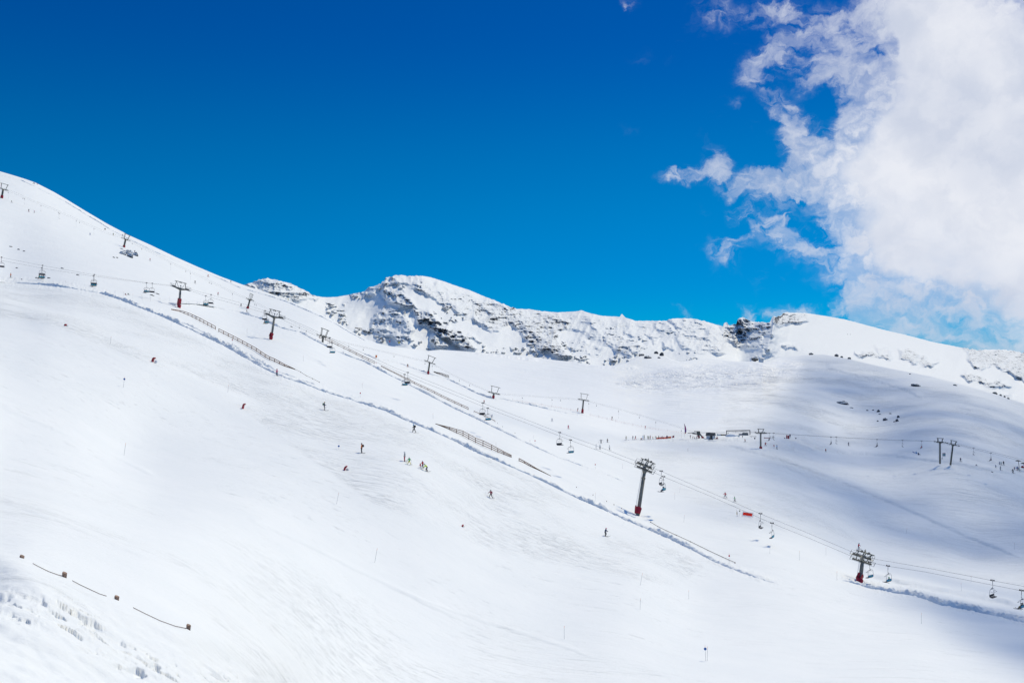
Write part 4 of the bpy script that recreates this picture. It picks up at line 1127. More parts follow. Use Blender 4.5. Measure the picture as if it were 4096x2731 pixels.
near_chair(2282, 'empty blue backed chair in mid slope above the long three rail fence')
far_chair(2645, 'empty chair just right of the tall leaning mast, higher of two')
near_chair(2654, 'blue backed chair with riders just right of the tall leaning mast', [(-.5,'lblue','navy','rider in blue on the chair just right of the tall leaning mast'),(.2,'navy','black','rider in navy on the chair just right of the tall leaning mast')])
far_chair(3042, 'empty dark chair just right of the orange banner')
near_chair(3088, 'empty blue backed chair below right of the orange banner')
near_chair(3479, 'empty chair hanging right under the nearest mast head')
near_chair(3552, 'chair with a green helmeted rider right of the nearest mast', [(.3,'black','navy','rider in a dark jacket with a green helmet right of the nearest mast','green')])
far_chair(3970, 'empty chair on the upper rope near the lower right edge')
near_chair(4086, 'chair with a yellow booted rider cut by the right edge', [(-.3,'olive','olive','rider in olive green at the right edge of the picture'),(.4,'black','black','rider in black beside the olive rider at the right edge')])

# =================================================================== double chairlift to the right of the station
K2 = [(2780,470),(3043,436),(3760,436),(3806,434),(4096,408),(4400,390)]
R2A = [(2800,1729.5),(2900,1728.5),(3000,1728),(3043,1729),(3085,1731),(3324,1746),(3508,1755.5),(3610,1759.5),(3739,1763),(3783,1768),(3841,1778),(3894,1791),(3963,1806),(4096,1839),(4300,1895)]
R2B = [(2800,1731),(2900,1730),(3000,1729.5),(3043,1730.5),(3085,1732.5),(3324,1748),(3508,1757.5),(3610,1761.5),(3739,1765),(3783,1770),(3841,1782),(3894,1796),(3963,1812),(4096,1846),(4300,1902)]
K2B = [(a, b-2.6) for a, b in K2]
make_rope('haul_rope', R2A, K2, .035, 'thin rear rope of the small chairlift right of the lift station', group='ropes of the chairlifts')
make_rope('haul_rope', R2B, K2B, .035, 'thin front rope of the small chairlift right of the lift station', group='ropes of the chairlifts')
def slim_tower(base, hc, rope_x, cross, train, label, r=.3, padh=1.0, padr=2.0, frame_w=1.3, frame_h=1.7, cat='lift tower', group=None, ladder=True, wheels=4, train_depth=True):
    """slender mast; hc: world point of the crossarm centre"""
    base = Vector(base); hc = Vector(hc); X = rope_x.normalized(); up = (hc-base).normalized(); Y = up.cross(X).normalized(); Z = X.cross(Y).normalized()
    root = empty('lift_tower', base); tag(root, label, cat, group)
    H = (hc-base).length
    MB().tube([up*-1.0, up*H*.5, up*(H-.1)], r*1.05, 12, r*.85).build('mast', STEEL, root, True)
    if padh:
        MB().tube([up*-.6, up*padh*.5, up*padh], r*padr, 10, r*padr*.9).build('base_padding', RED, root)
    c = up*H
    a = MB(); a.bar(c-Y*cross-Z*.12, c+Y*cross-Z*.12, .3, .34); a.bar(c-Y*cross*.6-Z*.45, c+Y*cross*.6-Z*.45, .2); a.build('crossarm', STEEL, root)
    for s in (-1, 1):
        t = MB(); q = c+Y*s*cross
        t.bar(q-X*train/2, q+X*train/2, .14, .2)
        t2 = t.build('sheave_train', STEEL, root)
        w = MB()
        for i in range(wheels): w.disc(q+X*(-train/2+train*(i+.5)/wheels)+Z*.12, Y, .22, .12, 10)
        w.build('sheave', RUBBER, t2)
        k = MB(); b = q-Z*.5; k.tube([b-X*train*.4, b+X*train*.4], .03, 5); k.tube([b-X*train*.4+Z*.4, b-X*train*.4, b+X*train*.4, b+X*train*.4+Z*.4], .03, 5)
        k.build('catwalk', GALV, root)
    f = MB()
    for s in (-1, 1):
        for tt in (-.3, .3):
            f.bar(c+X*s*frame_w*.62+Y*tt, c+X*s*frame_w*.85+Y*tt+Z*frame_h, .16)
    f.bar(c-X*frame_w*1.15+Z*frame_h, c+X*frame_w*1.15+Z*frame_h, .26, .22)
    f.build('lifting_frame', STEEL, root)
    if ladder:
        l = MB(); off = -X*(r+.2)
        for s in (-.18, .18): l.tube([up*1+off+Y*s, up*(H-.3)+off+Y*s], .03, 5)
        n = int(H*2)
        for i in range(n):
            z = 1+(H-1.3)*i/n; l.tube([up*z+off-Y*.18, up*z+off+Y*.18], .02, 4)
        l.build('ladder', WHITE, root)
    return root
g2 = 'masts of the small chairlift'
slim_tower(P(3043,1794,436), P(3043,1731,436), Vector((1,0,-.03)), 1.4, 5.2, 'mast with a small red foot just right of the lift station', r=.34, padh=.9, group=g2)
slim_tower(P(3760,1845,436), P(3760,1768,436), Vector((1,0,-.06)), 1.4, 4.4, 'left one of two close dark masts on the shaded right slope', r=.36, padh=0, group=g2)
slim_tower(P(3803,1851,434), P(3812,1778,434), Vector((1,0,-.22)), 1.4, 5.0, 'right one of two close dark masts on the shaded right slope', r=.36, padh=0, group=g2)
GD = 'small chairs right of the lift station'
def dchair(u, label, riders=(), back=False):
    pts, kn = (R2A, K2) if back else (R2B, K2B)
    p = rope_pt(pts, kn, u); f = Vector((1,0,0)) if back else Vector((-1,0,0))
    f = (Vector((f.x, -.25*f.x, 0))).normalized()
    place_chair(p, f, label, GD, 2, .88)
    for r_ in riders: rider(p, f, r_[0], r_[1], r_[2], r_[3], k=.88)
dchair(3077, 'small chair with a dark rider next to the station mast', [(0,'black','black','dark clad rider on the small chair next to the station mast')])
dchair(3095, 'empty small chair right of the station mast', back=True)
dchair(3324, 'small chair with a dark rider halfway along the shaded hill', [(0,'navy','black','rider in navy on a small chair halfway along the shaded hill')])
dchair(3345, 'empty small chair halfway along the shaded hill', back=True)
dchair(3508, 'small chair with two dark riders over the shaded hill', [(-.25,'black','black','front one of two dark riders over the shaded hill'),(.28,'navy','black','rear one of two dark riders over the shaded hill')])
dchair(3610, 'empty small chair left of the two close dark masts', back=True)
dchair(3686, 'small chair with a rider in red left of the two close masts', [(0,'red','dred','rider in red on a small chair left of the two close masts')])
dchair(3894, 'empty small chair right of the two close dark masts', back=True)
dchair(3963, 'small chair with a dark rider nearest the umbrella shelters', [(0,'purple','black','rider in purple on the small chair nearest the umbrella shelters')])

# =================================================================== drag lift
KD = [(-300,598),(12,603),(505,636),(1000,559),(1293,436),(1720,526),(1975,487),(2333,532),(2780,471)]
DR = [(-300,690),(12,752),(60,770),(130,800),(234,842),(330,886),(430,930),(505,952),(560,983),(682,1046),(800,1102),(930,1166),(1000,1197),(1060,1228),(1200,1300),(1293,1345),(1400,1374),(1560,1410),(1720,1448),(1800,1492),(1900,1540),(1975,1571),(2100,1580),(2230,1589),(2333,1597),(2470,1632),(2640,1682),(2780,1727)]
DR2 = [(u, v+4+ (2 if u < 1200 else 0)) for u, v in DR]
make_rope('drag_rope', DR, KD, .022, 'thin drag lift rope running along the far side of the slope', group='ropes of the drag lift')
make_rope('drag_rope', DR2, [(a, b-2.4) for a, b in KD], .022, 'thin lower drag lift rope running along the far side of the slope', group='ropes of the drag lift')
gd = 'slender red footed masts of the drag lift'
def dtower(bu, bv, hu, hv, label, padh=1.3, buried=False, r=.42):
    d = rope_depth(hu, KD)
    dirx = rope_dir(hu, DR, KD, 40)
    b = P(bu, bv, d)
    return slim_tower(b, P(hu, hv, d), dirx, 1.25, 6.2 if hu > 600 else 5.6, label, r=r, padh=padh, padr=1.6, frame_w=2.1, frame_h=3.2, group=gd, ladder=True)
dtower(7,790,13,757,'small drag lift mast at the upper left edge of the picture', r=.55)
dtower(495,990,503,957,'small drag lift mast above the rock outcrop on the left slope', r=.55)
dtower(989,1238,1000,1198,'drag lift mast between the two upper chairlift masts', padh=1.8, r=.5)
dtower(1291,1362,1293,1345,'head of a buried drag lift mast at the upper end of the fence', padh=0)
dtower(1712,1497,1719,1449,'drag lift mast beside the small plank fence in mid picture', padh=1.7)
dtower(1972,1597,1976,1572,'short drag lift mast right of the small plank fence', padh=1.9)
dtower(2329,1653,2334,1599,'drag lift mast standing alone above the skiers of the flat', padh=2.3)
HG = MB(); HG.tube([(0,0,0),(0,0,-1.0)], .02, 5); HG.box((0,0,-1.15), (.28,.2,.42)); HG.build('hanger_body', DARK)
hgm = bpy.data.objects['hanger_body'].data; bpy.data.objects.remove(bpy.data.objects['hanger_body'])
HS = MB().tube([(0,0,-1.3),(0,0,-4.4)], .018, 5).disc((0,0,-4.4), (0,0,1), .2, .05, 8).build('tow_bar', GALV); hsm = HS.data; bpy.data.objects.remove(HS)
def hangers(us, label, short=()):
    for u in us:
        v = np.interp(u, [p[0] for p in DR], [p[1] for p in DR]); d = rope_depth(u, KD)-1
        o = empty('tow_hanger', P(u, v+3, d)); tag(o, label, 'tow hanger', 'tow hangers, '+label)
        a = bpy.data.objects.new('spring_box', hgm); link(a, o)
        if u not in short:
            b = bpy.data.objects.new('tow_bar', hsm); link(b, o)
hangers([33,92,98,164,234,239,305,318,376], 'drag lift tow hanger between the two uppermost left masts', short=(92,318))
hangers([529,567,683,743,762,837,845,930], 'drag lift tow hanger between the rock outcrop and the middle mast', short=(529,567,743,837,845))
hangers([1019,1025,1197,1225], 'drag lift tow hanger just right of the upper chairlift masts', short=(1019,1025,1197,1225))
hangers([1395,1453,1576,1700,1729], 'drag lift tow hanger above the snow covered middle fence', short=(1453,1576,1700))
hangers([1837,1878,2089,2208,2242], 'drag lift tow hanger between the mid slope drag masts', short=(1878,2242))
hangers([2355,2386,2474,2557,2623,2725], 'drag lift tow hanger on the last span down to the station', short=(2386,2557))

# =================================================================== wooden fences
def fence(pts, label, heights, rails=2, wood=None, post=.15, gapless=False, rw=.19):
    """pts: list of base pixels of the posts, heights px above the snow"""
    wood = wood or WOOD
    g = []
    for i, (u, v) in enumerate(pts):
        p, d = ground(u, v); h = heights[i] if isinstance(heights, (list, tuple)) else heights
        g.append((p, h*d/FPX))
    o0 = g[0][0]
    root = empty('wooden_fence', o0); tag(root, label, 'fence')
    for p, h in g:
        MB().box(p-o0+Vector((0,0,h/2-.25)), (post,post,h+.5)).build('post', wood, root)
    for k in range(rails):
        m = MB()
        for (p, h), (q, h2) in zip(g[:-1], g[1:]):
            f = 1-(k/(max(rails, 2)-.6))*.9
            a = p-o0+Vector((0,-.09,h*f-.05)); b = q-o0+Vector((0,-.09,h2*f-.05))
            m.bar(a, b, .05, rw)
        m.build('rail', wood, root)
    return root
def lin(pl, n):
    L_ = [0]
    for a, b in zip(pl[:-1], pl[1:]): L_.append(L_[-1]+math.hypot(b[0]-a[0], b[1]-a[1]))
    out = []
    for i in range(n):
        t = L_[-1]*i/(n-1)
        out.append((float(np.interp(t, L_, [p[0] for p in pl])), float(np.interp(t, L_, [p[1] for p in pl]))))
    return out
fence(lin([(686,1239),(722,1248),(775,1273),(820,1297),(862,1319)], 12), 'upper short wooden fence below the highest four seat mast', [3,4,6,9,11,12,13,14,14,14,14,14])
fence(lin([(875,1327),(950,1364),(1022,1404),(1072,1438),(1140,1466),(1178,1478)], 17), 'long brown fence running along the berm above the pink jacket skier', [13]*13+[11,9,6,3])
fence(lin([(1277,1352),(1335,1374),(1360,1388),(1430,1422),(1497,1456)], 10), 'upper far fence starting at the buried drag lift head', 11)
fence(lin([(1525,1466),(1567,1487),(1615,1512),(1693,1552),(1760,1585),(1873,1638)], 14), 'half buried far fence with planks almost snowed in', [5,5,5,6,7,8,9,9,9,9,9,9,9,10])
fence(lin([(1896,1648),(1980,1687)], 5), 'short low rail at the lower end of the far fences', 5, rails=1)
fence([(1742,1695),(1768,1705),(1798,1717),(1826,1731),(1852,1742),(1875,1755),(1902,1768),(1932,1783),(1966,1797),(1991,1807),(2015,1815),(2045,1827)], 'three rail wooden fence beside the long snow berm in mid picture', [2,5,11,17,21,22,20,24,21,18,13,10], rails=3, rw=.16)
fence([(2076,1842),(2098,1851),(2122,1864),(2147,1875),(2171,1886),(2203,1901)], 'low wooden fence sinking into the berm right of the three rail fence', [12,9,8,4,3,1])
fence(lin([(1420,1311),(1448,1321)], 4), 'tiny fence on the ridge edge below the left mountain peak', [2,4,7,9], rails=3, wood=WOODD)
fence(lin([(1735,1487),(1795,1515)], 6), 'small many railed fence right of the middle drag lift mast', [3,5,8,10,11,12], rails=4, wood=WOODD)
fence([(2306,1947),(2372,1978),(2426,2004),(2456,2018),(2486,2033)], 'nearly buried fence posts along the berm left of the tall mast', 3, rails=0, wood=WOODD)
fence([(2602,2088),(2630,2104),(2668,2122),(2705,2141),(2762,2166),(2830,2198),(2890,2226),(2940,2250)], 'nearly buried fence line along the berm right of the tall mast', [3,2,2,2,3,2,2,4], rails=1, wood=WOODD, rw=.08)
fence([(1180,1479),(1203,1490),(1225,1503),(1250,1515),(1277,1529)], 'broken end of fence lying in the snow above the berm', [3,3,2,3,3], rails=1, wood=WOODD, rw=.06)
fence([(1990,1693),(2010,1706),(2060,1732),(2120,1765)], 'last stakes of the far fence line poking from the snow', 2.5, rails=0, wood=WOODD)
# log stumps with sagging cable in the foreground
root = empty('log_post_fence', ground(88, 2240)[0]); tag(root, 'foreground fence of four round log tops joined by a rusty cable', 'fence')
stumps = [(88,2240,.15,.08),(258,2318,.155,.155),(467,2418,.155,.115),(754,2543,.15,.16)]
tops = []
for u, v, r_, h_ in stumps:
    p, d = ground(u, v); q = p-root.location
    MB().tube([q+Vector((0,0,-.5)), q+Vector((0,0,h_-.02)), q+Vector((.01,.0,h_))], r_/2*1.05, 18, r_/2).build('post', paint('old_log', (.30,.20,.15), .85, 0, .4, 14), root, False)
    tops.append(p)
rust = paint('rusty_cable', (.09,.035,.03), .8, .2, .3, 8)
for seg in ([(131,2264),(150,2275),(195,2297),(230,2310),(252,2314)], [(289,2336),(320,2357),(360,2380),(400,2402),(425,2408)], [(532,2457),(580,2481),(640,2508),(700,2532),(742,2541),(749,2534)]):
    m = MB(); pts_ = []
    for i, (u, v) in enumerate(seg):
        p, d = ground(u, v+2); pts_.append(p-root.location+Vector((0,0,.03)))
    m.tube(pts_, .010, 7).build('cable', rust, root, True)

# =================================================================== lift station on the flat
def S(u, v, d): return P(u, v, d)
px = lambda d: d/FPX
def frame_at(u, v, d):
    return P(u, v, d), d/FPX
# drive station with boom
o, k = frame_at(2797,1759,476)
root = empty('lift_drive_station', o); tag(root, 'dark steel drive column of the lift with a bull wheel boom and red padded strut', 'lift station')
def q(u, v, y=0): return Vector(((u-2797)*k, y, (1759-v)*k))
MB().bar(q(2796,1762), q(2796,1736), .5, .6).build('column', DARK, root)
MB().box(q(2796,1752), (.75,.85,2.2)).build('base_padding', REDD, root)
MB().box(q(2794,1732), (1.3,1.6,1.9)).build('drive_head', STEEL, root)
m = MB(); m.bar(q(2789,1737,-.5), q(2770,1733,-.5), .25, .35); m.bar(q(2789,1737,.5), q(2770,1733,.5), .25, .35); m.bar(q(2793,1726), q(2776,1725), .5, .35); m.build('boom', DARK, root)
m = MB(); m.tube([q(2779,1731)+Vector((1.5*math.cos(t/12*math.pi), 1.5*math.sin(t/12*math.pi), 0)) for t in range(25)], .09, 6); m.bar(q(2766,1732), q(2790,1732), .12); m.bar(q(2779,1731,-1.5), q(2779,1731,1.5), .12); m.build('bull_wheel', GALV, root)
m = MB()
for y in (-.45, .45): m.bar(q(2770,1731,y), q(2751,1731.5,y), .14, .2)
for x in (2753,2758,2763): m.bar(q(x,1731,-.45), q(x,1731,.45), .1); m.bar(q(x,1731), q(x,1734), .06)
m.build('entry_rail', paint('brown_steel', (.14,.08,.05)), root)
m = MB(); m.bar(q(2799,1735), q(2809,1747), .35, .5); m.bar(q(2801,1733), q(2811,1746), .1); m.build('strut', DARK, root)
MB().bar(q(2808,1746), q(2817,1757.5), .95, .95).build('strut_padding', RED, root)
# operator hut
o, k = frame_at(2843,1755,472)
root = empty('operator_hut', o, (0,0,R(-24))); tag(root, 'small white hut with a dark pitched roof and snowy foot beside the lift drive', 'hut')
w_, d_, hw_ = 3.7, 2.4, 1.75
m = MB(); m.box((0,0,hw_/2), (w_,d_,hw_))
b0 = len(m.v); m.v += [Vector(t) for t in ((w_/2,-d_/2,hw_),(w_/2,d_/2,hw_),(w_/2,0,hw_+1.05),(-w_/2,-d_/2,hw_),(-w_/2,d_/2,hw_),(-w_/2,0,hw_+1.05))]
m.f += [(b0,b0+1,b0+2),(b0+5,b0+4,b0+3),(b0,b0+2,b0+5,b0+3),(b0+1,b0+4,b0+5,b0+2)]
m.build('wall', WHITE, root)
m = MB(); m.quad((-w_/2-.3,-d_/2-.3,hw_-.12),(w_/2+.3,-d_/2-.3,hw_-.12),(w_/2+.3,0,hw_+1.18),(-w_/2-.3,0,hw_+1.18),.1); m.quad((-w_/2-.3,d_/2+.3,hw_-.12),(-w_/2-.3,0,hw_+1.18),(w_/2+.3,0,hw_+1.18),(w_/2+.3,d_/2+.3,hw_-.12),.1)
rf = m.build('roof', paint('slate_roof', (.045,.055,.065), .7), root)
MB().box((-.7,0,hw_+1.1), (.9,.4,.4)).build('chimney', DARK, rf)
wd = MB().box((.55,-d_/2-.02,.95), (1.1,.06,1.15)).build('window', paint('dark_glass', (.03,.05,.06), .2), root)
MB().box((.55,-d_/2-.05,1.56), (1.3,.05,.08)).box((.55,-d_/2-.05,.36), (1.3,.05,.08)).build('frame', DARK, wd)
MB().box((w_/2+.02,.1,.85), (.05,.75,1.6)).build('door', paint('blue_grey_door', (.10,.17,.22)), root)
MB().disc((w_/2+.03,0,hw_+.15), (1,0,0), .33, .05, 14).build('round_sign', paint('turquoise_sign', (.05,.42,.55)), root)
# canopy with dark machine in front of the hut
o, k = frame_at(2842,1757,468.5)
root = empty('snowmobile', o); tag(root, 'dark snowmobile parked under the hut window', 'snowmobile')
MB().box((0,0,.36), (1.3,.5,.28)).box((-.5,0,.6), (.4,.45,.25)).build('body', DARK, root)
MB().box((.3,0,.55), (.7,.32,.14)).build('seat', RUBBER, root)
m = MB()
for y in (-.35,.35): m.bar((-1.2,y,.05), (-.2,y,.05), .14, .05); m.bar((-.6,y,.05), (-.6,y*.6,.4), .05)
m.build('ski', GALV, root)
MB().box((.4,0,.15), (1.5,.4,.25)).build('track', RUBBER, root)
MB().quad((-.75,-.22,.9),(-.55,-.22,1.2),(-.55,.22,1.2),(-.75,.22,.9),.02).build('windscreen', GALV, root)
for (u, lab) in ((2868, 'red and dark mound cover just right of the hut'),):
    o = P(u,1755,471); root = empty('covered_sledge', o); tag(root, lab, 'sledge')
    MB().box((0,0,.5), (1.0,.7,.45), Matrix.Rotation(R(-25),3,'Y')).build('cover', REDD, root)
    MB().box((-.3,0,.1), (1.8,.6,.12)).build('runner', DARK, root)
# portal frame behind
o, k = frame_at(2953,1749,496)
root = empty('portal_frame', o); tag(root, 'wide dark steel portal frame over the loading shed', 'portal frame')
def q2(u, v, y=0): return Vector(((u-2953)*k, y, (1749-v)*k))
m = MB(); m.bar(q2(2905,1722.5), q2(3001,1721), .45, .4); m.build('beam', DARK, root)
MB().bar(q2(2906.5,1723), q2(2906.5,1747), .28, .28).build('post', DARK, root)
MB().bar(q2(3000,1721), q2(3000,1748), .32, .32).build('post', DARK, root)
m = MB()
for a, b in (((2943,1722),(2943,1731)),((2976,1722),(2976,1730))): m.bar(q2(*a), q2(*b), .08)
m.tube([q2(2960+i*2.2, 1725+1.6*math.sin(i*1.1)) for i in range(14)], .05, 5)
m.build('hanging_cable', GALV, root)
# loading shed
o, k = frame_at(2975,1747,494)
root = empty('loading_shed', o); tag(root, 'low grey shed with curved roof and blue side under the portal frame', 'shed')
def q3(u, v, y=0): return Vector(((u-2975)*k, y, (1747-v)*k))
MB().box(q3(2981,1736), (2.6,2.0,1.1)).box(q3(2981,1731.5), (2.2,1.7,.25)).build('roof', paint('grey_sheet', (.13,.15,.155)), root)
MB().box(q3(2964,1738), (1.9,1.6,.85)).build('wall', paint('dark_blue_wall', (.02,.05,.14)), root)
MB().box(q3(2984,1742), (3.4,1.8,.3)).build('floor_beam', DARK, root)
m = MB()
for x in (2965,2970,2975,2990,2997): m.bar(q3(x,1742), q3(x,1749), .22)
m.build('leg', DARK, root)
MB().box(q3(2999,1748), (.9,.9,.5)).build('foot', REDD, root)
# brown wall with yellow stripe
o = P(2892,1746,492); root = empty('retaining_wall', o); tag(root, 'low brown wall with one yellow stripe between hut and portal frame', 'wall')
MB().box((0,0,.6), (5.4,.25,1.25)).build('panel', paint('brown_boards', (.11,.085,.08)), root)
MB().box((-.15,-.14,.65), (.14,.05,1.2)).build('stripe', paint('yellow_stripe', (.62,.6,.05)), root)
MB().box((-2.1,-.16,.75), (1.9,.06,.75)).build('notice_panel', WHITE, root)
# snow mounds round the shed
def mound(u, v, d, sx, sy, sz, label, mat=None, name='snow_mound'):
    bm = bmesh.new(); bmesh.ops.create_icosphere(bm, subdivisions=4, radius=1)
    se = (u*7+v) % 50
    for vv in bm.verts:
        n = .5
        c = vv.co
        n = float(fbm(np.array([c.x*1.4+se]), np.array([c.y*1.4]), np.array([c.z*1.4]), 3, 3)[0])
        vv.co = c*(.72+.55*n); vv.co.x *= sx; vv.co.y *= sy; vv.co.z *= sz
    me = bpy.data.meshes.new(name); bm.to_mesh(me); bm.free()
    for p in me.polygons: p.use_smooth = True
    me.materials.append(mat or SNOWM)
    o = bpy.data.objects.new(name, me); COL.objects.link(o); o.location = P(u, v, d)
    return tag(o, label, name.replace('_', ' '), None)
mound(2922,1746,488,2.7,1.3,1.5,'white snow mound heaped against the left foot of the portal frame')
mound(2938,1745,490,3.0,1.3,.9,'long low snow mound in the middle of the portal frame')
mound(2846,1762,467,2.8,1.0,.25,'low snow bank along the foot of the hut')
mound(690,1217,float(D1(np.array([690.]), np.array([1217.]))[0])-1,2.1,1.2,.8,'snow heap left of the foot of the highest four seat mast')
# yellow edged wedge
o = P(2956,1749,487); root = empty('wedge_board', o); tag(root, 'white wedge board with a bright yellow edge below the portal frame', 'board')
m = MB(); m.quad((-.6,0,0),(.6,0,0),(.05,0,1.45),(-.05,0,1.45),.08).build('board', WHITE, root)
MB().bar((-.62,-.06,0),(-.06,-.06,1.5),.14,.05).build('edge', paint('yellow_edge', (.7,.68,.05)), root)
o = P(3013,1746,485); root = empty('barrier_beam', o); tag(root, 'thin dark horizontal beam right of the portal frame', 'barrier')
MB().bar((-1.7,0,.15),(1.6,0,.15),.16).build('beam', DARK, root); MB().bar((-.9,0,.1),(-.9,0,-.7),.1).bar((1.2,0,.1),(1.2,0,-.5),.08).build('leg', DARK, root)
o = P(3068,1752,476); root = empty('padded_barrier', o); tag(root, 'long low dark red barrier on the flat right of the station mast', 'barrier')
MB().box((0,0,.15), (3.0,.3,.3)).build('pad', REDD, root); MB().bar((-1.3,0,-.2),(-1.3,0,.7),.06).bar((1.3,0,-.2),(1.3,0,.6),.06).build('stake', DARK, root)
# feather flag
o = P(2739,1742,470); root = empty('feather_flag', o); tag(root, 'tall purple and pink feather flag left of the lift drive', 'flag')
k = px(470)
MB().tube([(0,0,-.5),(0,0,3.5),(-.2,0,5.8)], .035, 6).build('pole', GALV, root)
m, nt, out = new_mat('flag_cloth'); tc = N(nt, 'ShaderNodeTexCoord'); sx_ = N(nt, 'ShaderNodeSeparateXYZ'); L(nt, tc.outputs['Object'], sx_.inputs[0])
p_ = N(nt, 'ShaderNodeBsdfPrincipled'); cr = N(nt, 'ShaderNodeValToRGB'); L(nt, MATH(nt, 'DIVIDE', sx_.outputs[2], 6.0), cr.inputs[0])
cr.color_ramp.elements[0].position = 0; cr.color_ramp.elements[0].color = (.65,.10,.02,1); cr.color_ramp.elements[1].position = 1; cr.color_ramp.elements[1].color = (.10,.02,.10,1)
e = cr.color_ramp.elements.new(.22); e.color = (.75,.35,.25,1); e = cr.color_ramp.elements.new(.32); e.color = (.13,.07,.30,1); e = cr.color_ramp.elements.new(.62); e.color = (.45,.06,.20,1)
L(nt, cr.outputs[0], p_.inputs['Base Color']); L(nt, p_.outputs[0], out.inputs[0])
fm = MB(); prof = [(0.05,.9,.32),(.0,1.6,.75),(-.02,2.6,.85),(-.05,3.6,.75),(-.12,4.6,.48),(-.2,5.8,.05)]
for (x0, z0, w0), (x1, z1, w1) in zip(prof[:-1], prof[1:]): fm.quad((x0,0,z0),(x0+w0,.06,z0),(x1+w1,.06,z1),(x1,0,z1),.02)
fm.build('cloth', m, root)
# red pads and board on the flat edge
for u, w2, h2, lab in ((3147,.45,1.85,'left tall red pad standing upright on the flat above the hill'),(3153.5,.75,1.65,'right broken red pad standing upright on the flat above the hill')):
    o = P(u,1754,float(D1(np.array([float(u)]), np.array([1754.]))[0])); root = empty('padded_stand', o); tag(root, lab, 'safety pad', 'red pads upright on the flat')
    MB().box((0,0,h2/2), (w2,.4,h2)).build('pad', RED, root); MB().bar((0,.05,-.3),(0,.05,.4),.08).build('stake', DARK, root)
# small dark cones/bags
for u, lab in ((3138.5,'small dark bag left of the upright red pads'),(3183.5,'small dark bag right of the upright red pads'),(3019,'tiny dark bag under the barrier beam')):
    o = mound(u,1752.5,float(D1(np.array([float(u)]), np.array([1753.]))[0]),.3,.25,.38,lab,DARK,'dark_bag')
# red pennant sign
o = P(2692,1765,458); root = empty('red_sign', o); tag(root, 'small red square sign on a thin pole at the end of the queue', 'sign')
k = px(458)
MB().bar((0,0,0),(0,0,3.0),.05).bar((.55,0,1.4),(.55,0,3.0),.04).build('pole', GALV, root)
MB().quad((-.35,0,1.62),(.6,0,1.85),(.6,0,2.75),(-.35,0,2.5),.03).build('panel', paint('sign_red', (.30,.02,.05)), root)
# orange snow net behind the queue
NETM = cloth('orange_net', (.92,.32,.22), .55)
o = ground(2626,1760.5)[0]; root = empty('safety_net', o); tag(root, 'pale orange safety net strung behind the waiting skiers', 'net')
pts_ = [(2626,1759.5),(2640,1758.5),(2655,1758),(2672,1756.5),(2685,1754.5)]; hs = [6,7,7,8,9]
m = MB(); W3 = [(ground(u, v)[0]-o) for u, v in pts_]; kk = px(460)
for i in range(4):
    a, b = W3[i], W3[i+1]; m.quad(a+Vector((0,0,.1)), b+Vector((0,0,.1)), b+Vector((0,0,hs[i+1]*kk)), a+Vector((0,0,hs[i]*kk)), .02)
m.build('mesh_panel', NETM, root)
for p_2 in W3: MB().tube([p_2, p_2+Vector((0,0,1.5))], .03, 5).build('stake', GALV, root)
MB().quad((W3[3]+Vector((.1,-.2,.15))), (W3[3]+Vector((1.1,-.2,.1))), (W3[3]+Vector((1.1,-.2,.6))), (W3[3]+Vector((.1,-.2,.5))), .02).build('yellow_panel', cm('ochre'), root)
# faint long net lines along the drag lift
def net_line(pl, n, h, label, strength=(.80,.42,.36)):
    pts_ = [ground(u, v)[0] for u, v in lin(pl, n)]; o = pts_[0]
    root = empty('net_fence', o); tag(root, label, 'net')
    st = MB()
    for p in pts_: st.tube([p-o-Vector((0,0,.2)), p-o+Vector((0,0,h+.35))], .03, 4)
    st.build('stake', paint('pale_stake', (.45,.35,.34)), root)
    mm = paint('pale_net', strength, .9); r_ = MB()
    for a, b in zip(pts_[:-1], pts_[1:]):
        for z in np.linspace(.15, h, 4): r_.tube([a-o+Vector((0,0,z)), b-o+Vector((0,0,z))], .012, 3)
    r_.build('mesh_panel', mm, root)
net_line([(2360,1662),(2420,1676),(2480,1692),(2560,1708),(2640,1722),(2740,1735)], 12, .9, 'faint pink netting from the lone drag mast down to the flag')
net_line([(2050,1606),(2150,1620),(2260,1638),(2320,1652)], 8, .8, 'faint pink netting between the two lower drag lift masts')

# direction board, orange banner, umbrellas
o = P(3776,1828,float(D1(np.array([3776.]), np.array([1828.]))[0])); root = empty('piste_board', o); tag(root, 'white piste board with red and green stripes between the two dark masts', 'sign')
MB().box((0,0,1.2), (1.45,.08,1.45)).build('panel', WHITE, root)
MB().box((0,-.05,1.82), (1.4,.03,.2)).build('red_stripe', paint('sign_red', (.4,.03,.05)), root)
MB().box((0,-.05,1.25), (1.4,.03,.16)).box((0,-.05,.95), (1.4,.03,.16)).build('green_stripe', paint('sign_green', (.05,.28,.25)), root)
MB().box((0,-.05,.68), (1.4,.03,.12)).box((0,-.05,1.5), (1.4,.03,.1)).build('dark_stripe', DARK, root)
MB().bar((-.5,.05,-.5),(-.5,.05,1.2),.06).bar((.5,.05,-.5),(.5,.05,1.2),.06).build('post', GALV, root)
g0 = ground(2968,2063)[0]; g1 = ground(3010,2069)[0]
root = empty('slow_banner', g0); tag(root, 'orange red slow down banner seen from behind between two thin poles', 'banner')
e1 = g1-g0; e1 = Vector((e1.x, 0, e1.z*.0)); wdt = 2.85; kk = 272/FPX
def qb(u, v): return Vector(((u-2967)*kk, 0, (2062-v)*kk))+Vector((0,0,0))
MB().tube([qb(2966,2063), qb(2973,2041)], .03, 6).build('pole', paint('purple_pole', (.2,.12,.25)), root)
MB().tube([qb(3010,2070), qb(3011,2049)], .03, 6).build('pole', paint('purple_pole', (.2,.12,.25)), root)
